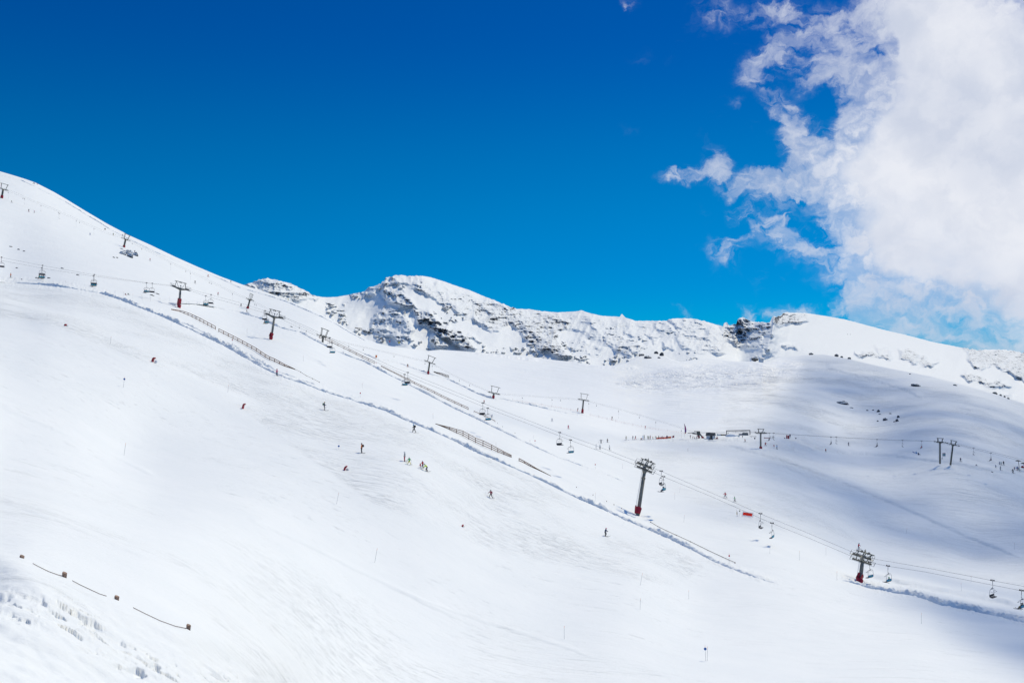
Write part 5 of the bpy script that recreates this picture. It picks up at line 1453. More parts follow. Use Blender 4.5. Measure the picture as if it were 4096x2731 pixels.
MB().bar(qb(2969.5,2060), qb(3007.5,2066.5), .03, .12).bar(qb(3009,2051.5), qb(2972,2047), .03, .08).bar(qb(3007.5,2066.5), qb(3009,2051.5), .03, .08).bar(qb(2972,2047), qb(2969.5,2060), .03, .08).build('border', WHITE, root)
bn = MB().quad(qb(2970.5,2059)+Vector((0,-.012,0)), qb(3006.5,2064.5)+Vector((0,-.012,0)), qb(3008,2053)+Vector((0,-.012,0)), qb(2972.5,2048.5)+Vector((0,-.012,0)), .015).build('banner_cloth', cloth('banner_orange', (.95,.13,.07), .65), root)
def text_mesh(txt, size, mat, parent, name, loc, rot):
    cu = bpy.data.curves.new(name, 'FONT'); cu.body = txt; cu.size = size; cu.extrude = .002; cu.align_x = 'CENTER'; cu.align_y = 'CENTER'
    to = bpy.data.objects.new(name, cu); COL.objects.link(to); bpy.context.view_layer.update()
    me = bpy.data.meshes.new_from_object(to.evaluated_get(bpy.context.evaluated_depsgraph_get()))
    bpy.data.objects.remove(to); me.materials.clear(); me.materials.append(mat)
    for v in me.vertices: v.co.x *= -1          # lettering shows through from the back, mirrored
    o = bpy.data.objects.new(name, me); link(o, parent); o.location = loc; o.rotation_euler = rot
    return o
tm = paint('banner_print', (.30,.03,.03), .8)
text_mesh('DESPACIO', .42, tm, bn, 'lettering', qb(2990.5,2053.2)+Vector((0,-.03,0)), (R(90),R(8.5),0))
text_mesh('SLOWLY', .40, tm, bn, 'lettering', qb(2989,2059.2)+Vector((0,-.03,0)), (R(90),R(8.5),0))
def marker(u, v, hpx, label, ball=None, lean=0.0, col=None, group='thin marker poles stuck in the snow', r=.016, name='marker_pole'):
    g, d = ground(u, v); h = hpx*d/FPX
    root = empty(name, g); tag(root, label, 'marker pole', group)
    t = Vector((lean*h, 0, h))
    MB().tube([t*-.12, t*.82], r, 6).build('pole', paint('marker_pole_grey', (.28,.30,.36)) if col is None else col, root)
    MB().tube([t*.82, t], r, 6).build('tip', paint('marker_tip_orange', (.75,.25,.12)), root)
    if ball:
        MB().disc(t*.76, (0,1,0), .17, .08, 14).build('marker_disc', cm(ball), root)
marker(493,1549,44,'thin pole with a blue disc on the smooth left slope','blue',.12)
marker(496,1819,49,'orange tipped pole below the blue disc pole on the left slope',None,.13)
marker(441,1393,30,'faint leaning pole on the crest left of the red pads',None,.1)
marker(911,1583,30,'faint leaning pole between the two upper red pads',None,.1)
marker(1355,1797,17,'short pole with a blue disc left of the orange jacket skier','blue',0)
marker(1346,2014,45,'leaning pole below the red pad in the middle of the piste',None,.2)
marker(1499,2249,57,'orange tipped leaning pole on the empty lower slope',None,.17)
marker(2257,2555,53,'orange tipped pole standing alone near the bottom centre',None,0)
marker(2561,2340,49,'leaning orange tipped pole right of centre, upper of two in line',None,.18)
marker(2560,2437,45,'pole right of centre, lower of two in line',None,.06)
marker(2755,2394,36,'grey pole on the lower piste below the berm end',None,0)
marker(2823,2640,62,'pole with a blue disc, left one of a pair near the bottom','blue',-.04)
marker(2829,2641,58,'plain pole, right one of a pair near the bottom',None,.02)
marker(2916,2258,47,'pole with a red disc at the lower end of the buried fence','red',.03)
marker(2381,2002,34,'dark pole planted on the berm left of the tall mast',None,.02)
marker(3079,2213,37,'grey pole on the bright strip below the empty chairs, left of two',None,.04)
marker(3198,2241,38,'grey pole on the bright strip below the empty chairs, right of two',None,.02)
marker(3304,2220,31,'grey pole left of the nearest mast on the shade edge',None,0)
marker(3348,2320,36,'grey pole just left of the nearest mast foot',None,0)
marker(3686,2492,44,'grey pole alone right of the nearest mast on the lower slope',None,0)
marker(3846,2377,34,'grey pole behind the right snow berm',None,-.03)
marker(3884,2328,26,'grey pole beyond the ropes near the right edge',None,.05)
marker(4058,2198,28,'grey pole in the shade at the right edge',None,0)
marker(3624,2133,24,'leaning grey pole in the middle of the shaded slope',None,.2)
marker(2718,1968,25,'leaning grey pole right of the double chairs by the tall mast',None,.14)
marker(2699,1996,27,'upright grey pole right of the riders by the tall mast',None,0)
marker(2735,2087,30,'leaning grey pole on the bright slope right of the tall mast',None,.1)
marker(2490,1874,19,'grey pole left of the tall mast head',None,0)
marker(2140,1781,19,'pole with a red disc above the three rail fence','red',0)
marker(2134,1753,14,'plain grey pole above the red disc pole',None,0)
marker(2381,1878,22,'pole with a red disc on the faint berm left of the tall mast','red',0)
marker(1984,1784,20,'grey pole above the right end of the three rail fence',None,0)
marker(1732,1677,25,'grey pole above the left end of the three rail fence',None,0)
marker(1441,1592,24,'red disc pole planted on the long berm','red',0)
marker(1449,1553,21,'plain grey pole just above the red disc pole on the berm',None,.02)
marker(1213,1446,24,'faint grey pole below the upper far fence',None,0)
marker(929,1385,28,'red disc pole on the berm below the second mast','red',0)
marker(988,1339,26,'grey pole left of the second four seat mast',None,0)
marker(112,1125,16,'red tipped pole by the berm below the leftmost full chair',None,0)
marker(263,1136,14,'thin pole on the berm right of the leftmost full chair',None,0)
marker(803,1213,19,'thin pole left of the three rider chair',None,0)
marker(1504,1472,27,'thin red disc pole beside the end of the upper far fence','red',0)
marker(1504,1440,22,'thin pole beside the small orange snow marker',None,0)
marker(1615,1445,14,'thin pole right of the orange trousers skier',None,0)
marker(1922,1413,20,'tiny pole on the lip under the mountain snowfield',None,0)
for i, (u, v, h) in enumerate(((424,1170,15),(495,1183,18),(531,1190,16),(565,1198,21),(569,1200,18),(602,1205,20),(636,1210,22),(640,1206,18),(460,1170,12),(677,1206,18),(600,1195,14),(343,1160,10),(372,1166,9))):
    marker(u, v, h, 'thin stake in the row between the berm and the highest mast', None, 0, group='row of thin stakes near the highest mast')
for i, (u, v, h) in enumerate(((3024,1773,16),(2912,1756,13),(2935,1758,14),(2949,1764,15),(3178,1752,9),(3207,1753,9),(3212,1753,9),(3217,1753,9),(2752,1806,14),(2751,1806,13))):
    marker(u, v, h, 'thin stake on the flat near the lift station', None, 0, group='thin stakes on the flat near the station')
# yellow sleeves pair by the banner
o = ground(2948,2066)[0]; root = empty('gate_poles', o); tag(root, 'pair of thin gate poles with a yellow sleeve left of the orange banner', 'gate')
MB().tube([(0,0,0),(-.15,0,1.9)], .025, 6).build('pole', paint('purple_pole', (.2,.12,.25)), root); MB().tube([(.08,0,0),(.1,0,1.5)], .025, 6).build('pole', paint('purple_pole', (.2,.12,.25)), root)
MB().tube([(0,0,.45),(-.04,0,1.15)], .075, 8).build('sleeve', cm('ochre'), root)
marker(2959,2063,25,'grey pole with a dark green sleeve left of the orange banner','dgreen',0)

# umbrella shelters at the right edge
def shelter(u, v, hpx, d, label):
    d = float(D1(np.array([float(u)]), np.array([float(v)]))[0]); o = P(u, v, d); h = hpx*d/FPX; root = empty('umbrella_shelter', o); tag(root, label, 'umbrella', 'round umbrella shelters at the right edge')
    MB().tube([(0,0,-.5),(-.15,0,h*.5),(-.45,0,h)], .13, 8, .1).build('pole', paint('brown_pole', (.09,.04,.05)), root)
    bm = MB(); n = 10; c = Vector((-.45,0,h+.12))
    rings = [(0.0,.22),(.55,.12),(1.0,-.12),(1.28,-.32)]
    b0 = len(bm.v)
    for r_, z in rings[1:]:
        for j in range(n*2):
            a = 2*math.pi*j/(n*2); rr = r_*(1 if j % 2 == 0 else .9)
            bm.v.append(c+Vector((rr*math.cos(a), rr*math.sin(a), z-(.0 if j % 2 == 0 else .05))))
    bm.v.append(c+Vector((0,0,.22))); ap = len(bm.v)-1; m_ = n*2
    for j in range(m_):
        bm.f.append((ap, b0+j, b0+(j+1) % m_))
        for k_ in range(2): bm.f.append((b0+k_*m_+j, b0+(k_+1)*m_+j, b0+(k_+1)*m_+(j+1) % m_, b0+k_*m_+(j+1) % m_))
    bm.build('canopy', paint('dark_canopy', (.015,.03,.05), .7), root)
shelter(4077,1872,30,434,'left one of two dark umbrella shelters by the right edge')
shelter(4098,1884,32,430,'right one of two dark umbrella shelters, cut by the picture edge')
o = P(4089,1870,float(D1(np.array([4089.]), np.array([1870.]))[0])); root = empty('red_inflatable', o); tag(root, 'bright red rounded padding between the two umbrella shelters', 'safety pad')
MB().disc((0,0,.25), (0,1,0), .62, .5, 12).build('pad', RED, root); MB().box((.1,0,.95), (.2,.2,.35)).build('handle', RED, root)

# half buried red pads on the left piste
def pad_in_snow(u, v, w, h, lean, label, snow=True):
    """a thick pad wrapped round a pipe, bent over at the top; frozen snow piled on its right"""
    g, d = ground(u, v); k = d/FPX; root = empty('padded_hydrant', g); tag(root, label, 'safety pad', 'half buried red pads on the left piste')
    W_ = w*k; H_ = h*k; n = 9; m = MB(); pr = []
    for t in range(n+1):
        a_ = t/n*math.pi*.62
        pr.append(Vector((-W_*.5+W_*.55*(1-math.cos(a_)), -.1, -.25+(H_+.25)*math.sin(min(a_, math.pi/2)) - (max(0, a_-math.pi/2)*W_*.25))))
    for a_, b_ in zip(pr[:-1], pr[1:]): m.bar(a_, b_, .7, max(.22, W_*.42))
    m.build('pad', RED, root)
    if snow:
        bm = bmesh.new(); bmesh.ops.create_icosphere(bm, subdivisions=3, radius=1)
        for q_ in bm.verts:
            c = q_.co; s = .75+.5*float(fbm(np.array([c.x*1.7+u]), np.array([c.y*1.7]), np.array([c.z*1.7]), 3, 4)[0])
            q_.co = Vector((c.x*W_*.42*s, c.y*.3*s, c.z*H_*.36*s))
        me = bpy.data.meshes.new('snow_cap'); bm.to_mesh(me); bm.free(); me.materials.append(SNOWM)
        for p in me.polygons: p.use_smooth = True
        c_ = bpy.data.objects.new('snow_cap', me); link(c_, root); c_.location = (W_*.38, .2, H_*.15)
pad_in_snow(264,1321,9,6,10,'small red pad tip sticking out on the upper left crest')
pad_in_snow(617,1468,14,18,12,'curved red pad with white frozen snow on the left crest')
pad_in_snow(978,1648,13,20,4,'upright red pad half buried in the middle of the left piste', False)
pad_in_snow(1385,1880,14,15,14,'bent red pad with frozen snow in the middle of the piste')
pad_in_snow(1852,2106,9,6,14,'tiny dark red pad tip low on the piste')
# small orange and yellow items on the far ridge
for u, v, c, w, h, lab, nm in ((1559,1370,'red',.5,1.6,'small red post on the ridge below the left mountain',  'ridge_post'),(1596,1375,'yellow',1.1,1.5,'small yellow box on the ridge below the left mountain', 'yellow_box'),(1505,1437,'orange',.8,1.6,'small orange marker on the snow behind the far fence', 'orange_marker')):
    g, d = ground(u, v); root = empty(nm, g); tag(root, lab, nm.split('_')[1])
    MB().box((0,0,h*.55), (w,.3,h*.7)).build('panel', cm(c), root); MB().bar((0,.1,-.2),(0,.1,h*.6),.08).build('post', GALV, root)

# =================================================================== rocks
def rock_mat(nm='bare_rock', lo=.62):
    m, nt, out = new_mat(nm); tc = N(nt, 'ShaderNodeTexCoord'); p = N(nt, 'ShaderNodeBsdfPrincipled'); ob = tc.outputs['Object']
    geo = N(nt, 'ShaderNodeNewGeometry'); sx = N(nt, 'ShaderNodeSeparateXYZ'); L(nt, geo.outputs['Normal'], sx.inputs[0])
    n = NOISE(nt, ob, 1.6, 6, .65, .3)
    r_ = MIXC(nt, RANGE(nt, n, .3, .7), (.03,.035,.045), (.13,.125,.12))
    sn = RANGE(nt, MATH(nt, 'ADD', sx.outputs[2], MATH(nt, 'MULTIPLY', MATH(nt, 'SUBTRACT', n, .5), 1.3)), lo, lo+.16)
    L(nt, MIXC(nt, sn, r_, (.85,.88,.9)), p.inputs['Base Color']); p.inputs['Roughness'].default_value = .85
    b = N(nt, 'ShaderNodeBump'); b.inputs['Distance'].default_value = .4; L(nt, n, b.inputs['Height']); L(nt, b.outputs[0], p.inputs['Normal'])
    L(nt, p.outputs[0], out.inputs[0]); return m
ROCKM = rock_mat(); ROCKS_SNOWY = rock_mat('snow_plastered_rock', .05)
def rock(u, v, wpx, hpx, label, layer=1, tilt=0, group='dark rocks poking through the snow'):
    if layer == 1: g, d = ground(u, v)
    else:
        d = float(tps_eval(np.array([float(u)]), np.array([float(v)]), _X2, _W2)[0])-8; g = P(u, v, d)
    k = d/FPX; w = wpx*k/2; h = hpx*k
    bm = bmesh.new(); bmesh.ops.create_icosphere(bm, subdivisions=4, radius=1)
    co = np.array([vv.co[:] for vv in bm.verts]); s = u*.37+v*.11
    n = ridged(co[:,0]*1.1+s, co[:,1]*1.1, co[:,2]*1.5, 4, 12)*.8+fbm(co[:,0]*3+s, co[:,1]*3, co[:,2]*3, 3, 5)*.4
    for vv, q_ in zip(bm.verts, n):
        c = vv.co*(.55+.65*float(q_)); vv.co = Vector((c.x*w*1.05, c.y*w*.8, c.z*h*.95))
    me = bpy.data.meshes.new('rock'); bm.to_mesh(me); bm.free(); me.materials.append(ROCKS_SNOWY if 'plastered' in group else ROCKM)
    o = bpy.data.objects.new('rock', me); COL.objects.link(o); o.location = g+Vector((0,0,h*.05)); o.rotation_euler = (0, R(tilt), 0)
    return tag(o, label, 'rock', group)
rock(3368,1612,50,11,'large flat dark rock in the middle of the shaded hill',1,4)
rock(3405,1630,14,3,'thin dark rock just right below the large flat rock',1,5)
rock(3664,1543,38,9,'long dark rock on the shaded shoulder to the upper right',1,14)
rock(3469,1641,9,4,'first small dark rock of the scatter right of the large flat rock')
rock(3492,1640,9,4,'second small dark rock of the scatter right of the large flat rock')
rock(3514,1646,13,9,'roundest dark rock in the upper part of the scatter')
rock(3520,1657,11,3,'flat sliver of rock in the middle of the scatter')
rock(3563,1656,12,3,'thin tilted sliver of rock above the scatter',1,15)
rock(3541,1681,20,9,'widest tilted rock in the lower part of the scatter',1,22)
rock(3593,1671,11,9,'pointed small rock at the upper right of the scatter')
rock(3588,1686,13,10,'dark round rock at the lower right of the scatter')
rock(3577,1688,8,4,'tiny rock left of the lower right round rock')
rock(3511,1685,8,4,'tiny rock at the lower left of the scatter')
for u, v, w, h, lab in ((2566,1422,22,8,'leftmost dark rock on the snowy knoll below the cirque'),(2592,1432,28,8,'low dark rock on the left flank of the knoll'),(2625,1414,18,9,'highest dark rock on top of the knoll'),(2646,1422,16,15,'steep dark rock on the right flank of the knoll'),(2636,1432,12,6,'small grey rock in the middle of the knoll')):
    rock(u, v, w, h, lab, 1, 8)
rock(3020,1438,26,9,'dark rock on the rim left of the right-hand mountain',1,-3)
rock(3244,1416,18,5,'small flat rock on the rim, first of four',1)
rock(3346,1423,16,8,'dark rock on the rim of the right hill, second of four',1,8)
rock(3367,1429,10,6,'small dark rock on the rim of the right hill, third of four',1)
rock(3397,1435,14,8,'pointed dark rock on the rim of the right hill, last of four',1)
rock(3640,1497,6,4,'tiny rock on the rim of the shaded shoulder',1)
rock(3820,1541,16,5,'thin rock line low on the far right shoulder',1,12)
for u, v, w, lab in ((3980,1575,18,'first dark rock of the row near the right edge'),(4002,1584,9,'second dark rock of the row near the right edge'),(4018,1590,8,'third dark rock of the row near the right edge'),(4033,1597,9,'last dark rock of the row near the right edge')):
    rock(u, v-2, w, 6, lab, 1, 18)
# outcrop below the left drag mast
def outcrop(u, v, wpx, hpx, label, tilt=0):
    return rock(u, v, wpx, hpx, label, 1, tilt, group='snow plastered rocks of the left outcrop')
outcrop(490,1018,26,13,'left block of the snow plastered outcrop',8)
outcrop(508,1016,18,12,'middle upper block of the snow plastered outcrop',14)
outcrop(520,1030,24,18,'lowest right block of the snow plastered outcrop',30)
outcrop(518,1008,34,9,'upper slab of the snow plastered outcrop',20)
outcrop(541,1022,22,15,'rounded right block of the snow plastered outcrop',25)
outcrop(486,996,14,4,'thin rock ledge right below the outcrop mast',18)
outcrop(499,1005,14,4,'second thin rock ledge below the outcrop mast',22)
for u, v, w, lab in ((43,985,12,'first dark fleck of rock on the left slope above the ropes'),(74,997,9,'second dark fleck of rock on the left slope above the ropes'),(96,1004,9,'third dark fleck of rock on the left slope above the ropes'),(67,1075,9,'small dark rock above the orange skier'),(147,1112,12,'dark rock fleck under the leftmost full chair'),(196,1113,12,'rock fleck right of the leftmost full chair'),(249,1073,12,'rock fleck just below the ropes right of the leftmost chair'),(311,1101,12,'rock fleck left of the single dark rider'),(86,1120,6,'tiny rock above the berm near the orange skier'),(630,1177,14,'rock fleck right of the chair with two riders'),(608,1181,18,'flat rock fleck below the chair with two riders'),(455,1031,10,'small rock left below the outcrop'),(468,1032,9,'small rock just left below the outcrop')):
    rock(u, v, w, 4, lab, 1, 18)
rock(1165,1308,12,4,'small dark branchlike rock right of the second mast',1,10)

# =================================================================== people on the snow
skier(1447,1812,39,'straight',175,'orange','black','skier in an orange jacket with a dark backpack standing on the piste','black','black',pack='black')
skier(1297,1643,33,'stand',10,'navy','black','skier in navy with a yellow hat and green backpack on the upper piste','ochre','black',pack='dgreen')
skier(1657,1732,33,'walk',178,'black','black','skier all in black with a light blue helmet below the berm','lblue','black',pack='black')
skier(1108,1504,29,'straight',150,'pink','navy','skier in a pink jacket and navy trousers beside the berm','dred','black')
skier(1619,1846,39,'straight',-160,'grey','red','tall skier in a grey jacket and red trousers, leftmost of the group','white','navy')
skier(1637,1858,28,'wedge',-100,'green','yellow','child in a green jacket and yellow trousers skiing in a wedge','navy','navy')
skier(1691,1873,31,'stand',-130,'red','navy','skier with a white helmet and red jacket bending behind a child','white','white')
skier(1683,1875,22,'glide',-140,'red','white','small child in a red bib and white trousers in the group','dred','black',poles=False)
skier(1708,1885,31,'bend',-170,'lime','black','skier in a lime yellow jacket leaning forward, rightmost of the group','grey','black')
skier(1964,1990,32,'wedge',-120,'dred','black','skier in a dark red jacket carving in mid slope','grey','black')
skier(2421,2142,33,'glide',-30,'navy','black','skier in dark clothes racing down below the tall mast','pink','black')
skier(42,1111,18,'stand',0,'orange','brown','skier in orange above the berm at the left edge','brown','black')
skier(46,812,9,'stand',30,'dgreen','black','tiny skier in dark green high on the left slope near the first mast')
skier(115,848,11,'tow',150,'black','dred','tiny skier in dark clothes riding up under the first drag mast span')
skier(137,852,9,'tow',150,'pink','grey','tiny skier in pink right behind the dark one on the upper left slope','pink')
skier(360,941,9,'stand',-60,'blue','blue','tiny skier all in blue on the upper left slope','blue','blue')
skier(420,918,6,'snow',-60,'black','black','tiny dark figure sitting on the snow under the left skyline',skis=None)
skier(453,940,9,'tow',150,'dgreen','ochre','tiny skier in dark green riding up left of the outcrop mast')
skier(491,944,8,'tow',150,'purple','black','tiny skier in purple just above the outcrop mast head')
skier(539,1012,11,'tow',150,'black','purple','tiny dark skier just right of the rock outcrop')
skier(600,1045,11,'tow',150,'red','grey','tiny skier in red on the drag track right of the outcrop','dred')
skier(780,1135,12,'tow',150,'black','black','small skier in black above the three rider chair')
skier(832,1109,10,'walk',-40,'red','dred','small skier in red below the left skyline','red')
skier(872,1181,12,'tow',150,'red','black','small skier in red on the drag track left of the middle mast','dred')
skier(923,1130,8,'walk',-30,'black','black','tiny skier in black on the left skyline track')
skier(964,1227,12,'stand',-60,'black','black','small skier in black left of the middle drag mast')
skier(987,1246,9,'stand',-60,'ochre','brown','small skier in ochre at the red foot of the middle drag mast')
skier(1152,1202,9,'stand',-30,'yellow','yellow','small skier in yellow on the ridge below the left peak','yellow')
skier(1171,1207,9,'stand',-30,'navy','black','small skier in navy on the ridge right of the yellow one')
skier(133,737,7,'stand',0,'navy','black','left one of three tiny figures on the left skyline',skis=None)
skier(138,738,8,'stand',0,'blue','navy','middle one of three tiny figures on the left skyline',skis=None)
skier(149,741,7,'stand',0,'red','dred','tiny figure in red on the left skyline','red',skis=None)
skier(501,1178,6,'snow',-30,'black','red','left one of two figures sitting in the snow above the berm')
skier(512,1178,6,'snow',-30,'dgreen','dgreen','right one of two figures sitting in the snow above the berm')
skier(1631,1469,13,'stand',-90,'black','orange','skier in orange trousers by the middle drag lift mast','black')
skier(1937,1611,13,'stand',150,'red','black','skier in red left of the short drag lift mast','red')
skier(1967,1669,12,'glide',-50,'blue','black','skier in blue right behind the empty blue backed chair')
skier(2208,1685,14,'stand',-80,'white','white','skier in white right below the drag lift span','white')
skier(2273,1714,15,'stand',-60,'pink','red','skier in pink and red in the middle of the bowl','pink')
skier(2311,1646,14,'tow',160,'black','red','skier in black and red holding the tow left of the lone drag mast')
skier(2448,1680,14,'tow',160,'black','dred','skier in black being towed right of the lone drag mast')
skier(2581,1715,12,'tow',160,'red','dred','skier in red being towed above the queue','red')
skier(2385,1797,19,'straight',-170,'white','white','left one of three skiers in pale clothes on the flat','purple','navy')
skier(2400,1798,18,'straight',-90,'white','navy','middle one of three pale clad skiers, with a dark collar')
skier(2439,1799,18,'stand',-170,'white','black','right one of three pale clad skiers, in black trousers')
skier(2404,1771,16,'out',-90,'navy','black','skier with both arms spread wide on the flat')
skier(2429,1767,15,'stand',-30,'brown','black','skier in brown right of the one with spread arms')
GQ = 'skiers waiting in the lift queue'
qd = [(2504,1763,16,'stand',0,'olive','black','skier in dark green at the left of the loose queue'),(2531,1763,16,'stand',0,'purple','navy','skier in purple near the left of the loose queue'),(2541,1762,15,'walk',0,'dred','red','skier in red trousers beside the purple one in the queue'),
 (2563,1764,8,'crawl',0,'dred','brown','child bending over in the queue left of the blue skier'),(2572,1763,18,'straight',0,'lblue','blue','skier in bright blue jacket and trousers in the queue'),(2577,1762,18,'straight',0,'dgreen','black','skier in dark green right next to the bright blue one'),
 (2591,1762,15,'straight',0,'olive','brown','skier in olive in the first pair of the queue'),(2595,1762,14,'straight',0,'green','dred','child in green in the first pair of the queue'),(2601,1762,17,'straight',180,'red','navy','skier in a red jacket in the middle of the queue'),
 (2612,1761,12,'stand',180,'ochre','navy','child in ochre right of the red jacket in the queue'),(2621,1761,13,'straight',0,'olive','white','child in olive and white where the orange net begins'),(2625,1761,12,'straight',0,'ochre','brown','child in ochre where the orange net begins'),
 (2634,1760,14,'stand',0,'olive','navy','skier in olive in front of the orange net'),(2645,1759,11,'straight',0,'purple','grey','child in purple in front of the orange net'),(2649,1759,13,'straight',0,'dred','brown','skier in dark red in front of the orange net'),(2654,1759,9,'straight',0,'dred','dred','small child in dark red in front of the orange net'),(2668,1758,14,'straight',90,'navy','navy','skier in navy before the yellow patch of the net')]
for u, v, h, po, he, j, p_, lab in qd: skier(u, v, h, po, he, j, p_, lab, ['black','purple','brown'][u % 3], 'navy', group=GQ, parts=(h > 12), poles=False)
skier(2761,1758,14,'stand',-10,'dred','navy','person in dark red at the left end of the boom of the drive station',skis=None)
skier(2771,1759,10,'glide',0,'red','brown','crouching person in red under the lift boom',skis=None)
skier(2778,1759,6,'snow',0,'navy','navy','small child in navy right of the crouching red person',skis=None)
skier(2787,1758,14,'bend',0,'dred','dred','person in dark red leaning toward the drive column','black',skis=None)
skier(2981,1766,12,'walk',180,'red','black','skier in red walking below the portal frame')
skier(3062,1782,15,'walk',-90,'red','black','person in red right of the station mast',skis=None)
skier(3097,1792,14,'walk',180,'red','white','child in red and white right of the station mast','dred',skis=None)
skier(3108,1796,17,'straight',180,'lblue','navy','person in blue on the slope right of the station mast',board='navy')
skier(3160,1753,15,'straight',-90,'navy','grey','person in navy beside the upright red pads',skis=None)
skier(3083,1752,11,'stand',0,'grey','grey','skier in grey behind the small chair by the station mast','grey',poles=False)
skier(3092,1753,11,'out',-90,'black','black','skier in black with spread arms behind the empty small chair')
skier(2868,1743,11,'stand',0,'teal','navy','person in turquoise standing behind the hut',skis=None)
skier(2912,1737,8,'stand',0,'black','black','person in black standing on the snow mound at the portal frame',skis=None)
skier(2970,1748,9,'straight',-90,'black','black','left dark person under the loading shed',skis=None)
skier(3303,1805,12,'straight',-90,'red','black','skier in red at the foot of the shaded hill edge')
skier(3395,1784,14,'stand',180,'navy','navy','skier in navy below the empty small chair on the shaded hill')
skier(3658,1813,9,'lying',0,'blue','blue','snowboarder in blue lying on the slope, upper one','blue',board='navy')
skier(3664,1817,9,'snow',0,'lblue','blue','snowboarder in light blue sitting below the lying one','blue',board='navy')
skier(3673,1823,9,'snow',0,'navy','black','snowboarder in dark clothes sitting right of the blue ones',board='black')
skier(3768,1841,8,'stand',0,'navy','black','small person right at the foot of the left dark mast',skis=None)
skier(3842,1849,15,'stand',-90,'navy','navy','skier in navy right of the two close dark masts')
skier(3904,1868,6,'snow',0,'navy','navy','small figure sitting in the snow right of the dark masts',skis=None)
skier(3999,1857,12,'stand',180,'blue','navy','left one of the trio standing left of the umbrella shelters')
skier(4005,1858,13,'stand',180,'teal','navy','middle one of the trio left of the umbrella shelters')
skier(4014,1858,15,'straight',-90,'black','navy','right and tallest one of the trio left of the umbrella shelters')
skier(3983,1874,11,'stand',-90,'blue','dgreen','child in blue below the trio near the umbrella shelters')
skier(4003,1885,16,'stand',180,'grey','grey','skier in grey below the trio near the umbrella shelters','brown')
skier(4057,1878,11,'wedge',-60,'dred','navy','child in dark red with wide legs left of the umbrella pole')
skier(4069,1881,20,'stand',-90,'blue','dred','skier in blue with red trousers beside the left umbrella pole')
skier(4076,1876,10,'stand',180,'navy','navy','person in navy leaning against the left umbrella pole')
skier(4080,1886,12,'bend',180,'teal','navy','child in turquoise bending below the umbrella pole')
skier(4053,1894,17,'glide',180,'black','black','skier in black lowest of those near the umbrella shelters')
skier(3434,2197,24,'glide',15,'red','navy','skier in a red jacket on the slope just above the nearest mast head','navy','navy')
skier(2901,1991,22,'wedge',-120,'red','navy','skier in red on the shade edge above the orange banner')
skier(2940,2007,20,'walk',180,'green','black','skier in a green jacket above the orange banner','black')
for u in (3390.5, 3401):
    d = float(tps_eval(np.array([u]), np.array([1338.0]), _X2, _W2)[0])-16
    person(P(u,1339,d), 1.8, 'stand', 90, 'navy', 'black', 'tiny walker high on the right-hand mountain', group='two tiny walkers on the right-hand mountain', parts=False, skis=None)
# abandoned skis / debris near the right edge
rock(3968,1887,9,3,'dark pair of things lying on the shaded crest',1,20)

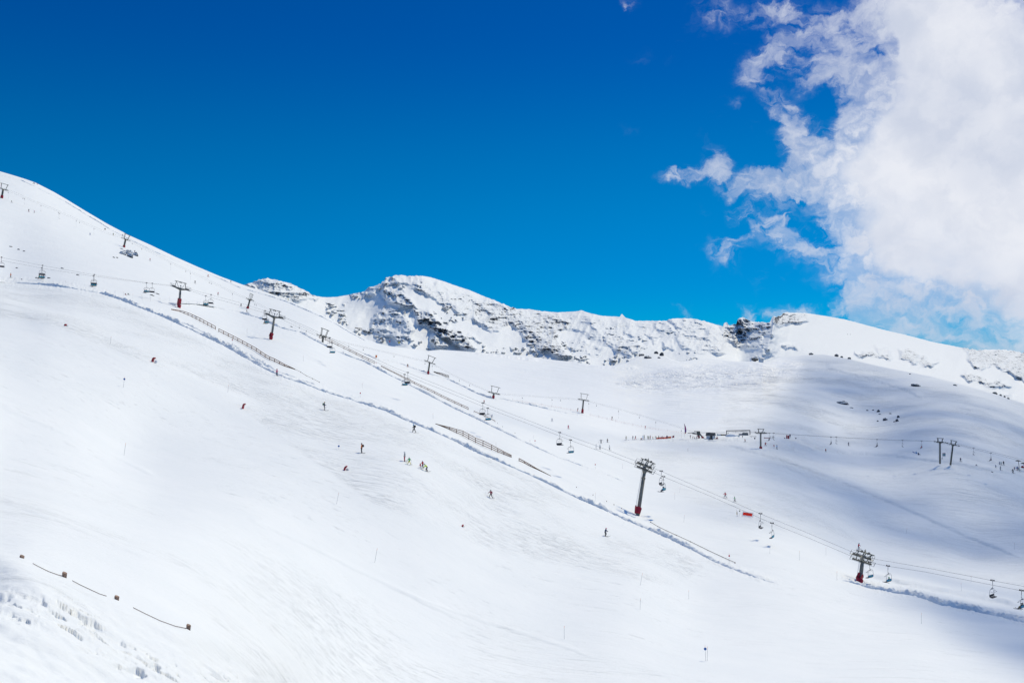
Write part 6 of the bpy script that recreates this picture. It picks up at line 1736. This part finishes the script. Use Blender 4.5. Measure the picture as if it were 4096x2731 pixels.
# =================================================================== piled snow berms: lumpy ridges thrown up along the piste edges
def snow_berm(pl, hpx, label, seed, wr=.9):
    """pl: foot line in pixels; hpx: visible height in px (list along the line)"""
    us = [p[0] for p in pl]; L_ = [0]
    pts = []
    for (a, b), (c, e) in zip(pl[:-1], pl[1:]):
        n = max(2, int(math.hypot(c-a, e-b)/3))
        for i in range(n): pts.append((a+(c-a)*i/n, b+(e-b)*i/n))
    pts.append(pl[-1])
    U = np.array([p[0] for p in pts]); V = np.array([p[1] for p in pts])
    D = D1(U, V); Pn = PA(U, V, D); Pn[:, 2] += disp1(U, V, Pn)*.8
    # resample to about 0.3 m
    ds = np.r_[0, np.cumsum(np.linalg.norm(np.diff(Pn[:, :2], axis=0), axis=1))]
    n = int(min(2600, ds[-1]/.28)); t = np.linspace(0, ds[-1], n)
    Q = np.stack([np.interp(t, ds, Pn[:, i]) for i in range(3)], -1)
    for _ in range(3): Q[1:-1] = (Q[:-2]+2*Q[1:-1]+Q[2:])/4
    hh = np.interp(np.interp(t, ds, np.linspace(0, 1, len(ds))), np.linspace(0, 1, len(hpx)), hpx)*np.interp(t, ds, D)/FPX
    T = np.gradient(Q[:, :2], axis=0); T /= np.maximum(np.linalg.norm(T, axis=1), 1e-6)[:, None]
    Nn = np.stack([-T[:, 1], T[:, 0]], -1)
    Nn *= np.sign(Nn[:, 1])[:, None]          # towards the hill, away from the viewer
    K = 17
    ang = np.linspace(0, math.pi, K)
    x = -np.cos(ang)*.5; z = np.sin(ang)
    hv = hh*.74*np.clip(.1+1.5*fbm(t/6, t*0, t*0, 4, seed), .5, 1.25)
    ends = np.clip(np.minimum(t, t[-1]-t)/3, 0, 1)
    hv = hv*ends+.02
    wv = (hv*1.7*wr+.5)
    X = x[None]*wv[:, None]; Zz = z[None]**.8*hv[:, None]
    pt = np.zeros((n, K, 3))
    pt[..., 0] = Q[:, None, 0]+Nn[:, None, 0]*(X+wv[:, None]*.4)
    pt[..., 1] = Q[:, None, 1]+Nn[:, None, 1]*(X+wv[:, None]*.4)
    pt[..., 2] = Q[:, None, 2]+Zz-.12
    m_ = np.clip(z, 0, 1)[None]*ends[:, None]
    f1 = fbm(pt[..., 0]*1.9, pt[..., 1]*1.9, pt[..., 2]*2.4, 5, seed+5)-.5
    f2 = ridged(pt[..., 0]*.8, pt[..., 1]*.8, pt[..., 2]*1.1, 3, seed+9)-.5
    f3 = sstep(.45, .62, fbm(pt[..., 0]*1.1+9, pt[..., 1]*1.1, pt[..., 2]*1.4, 3, seed+15))-.5
    dd = (f1*1.05+f2*.5+f3*.10)*m_*np.minimum(hv*1.1, 1.0)[:, None]
    nx = np.cos(ang-math.pi); 
    pt[..., 0] += Nn[:, None, 0]*dd*(-np.cos(ang))[None]*.8
    pt[..., 1] += Nn[:, None, 1]*dd*(-np.cos(ang))[None]*.8
    pt[..., 2] += dd*(.4+z[None])
    o = grid_mesh('snow_berm', pt.transpose(1, 0, 2)[::-1], SNOWM)
    for p in o.data.polygons: p.use_smooth = True
    o['kind'] = 'structure'; o['label'] = label
    return o
B = [b[0] for b in BERMS]
def shift(pl, dv, u0=-1e9, u1=1e9): return [(u, v+dv) for u, v in pl if u0 <= u <= u1]
snow_berm(shift(B[0], 7), [7,8,11,14,16,17,16,15,13,12,13,15,17,18,18,17,18,20,20,13,3], 'long lumpy snow berm running diagonally from the left edge down to the lower right', 3)
snow_berm(shift(B[0], -4, 700, 1300), [6,9,10,8,6], 'second ridge of the long snow berm beside the upper fences', 14)
snow_berm(shift(B[1], 4), [4,8,9,7,9,10,9,8,8,7,6,5,4], 'narrow snow berm following the chairlift ropes and far fences', 23)
snow_berm(shift(B[2], 3), [4,6,7,6,7,8,7,4], 'thin snow berm below the drag lift masts', 33)
snow_berm(shift(B[3], 10), [14,20,24,22,26,30,34,30], 'chunky blue shaded snow berm at the lower right', 43)
snow_berm(shift(B[5], 2), [3,4,4,4,4,4,3], 'thin snow ridge along the left skyline track', 53, .7)
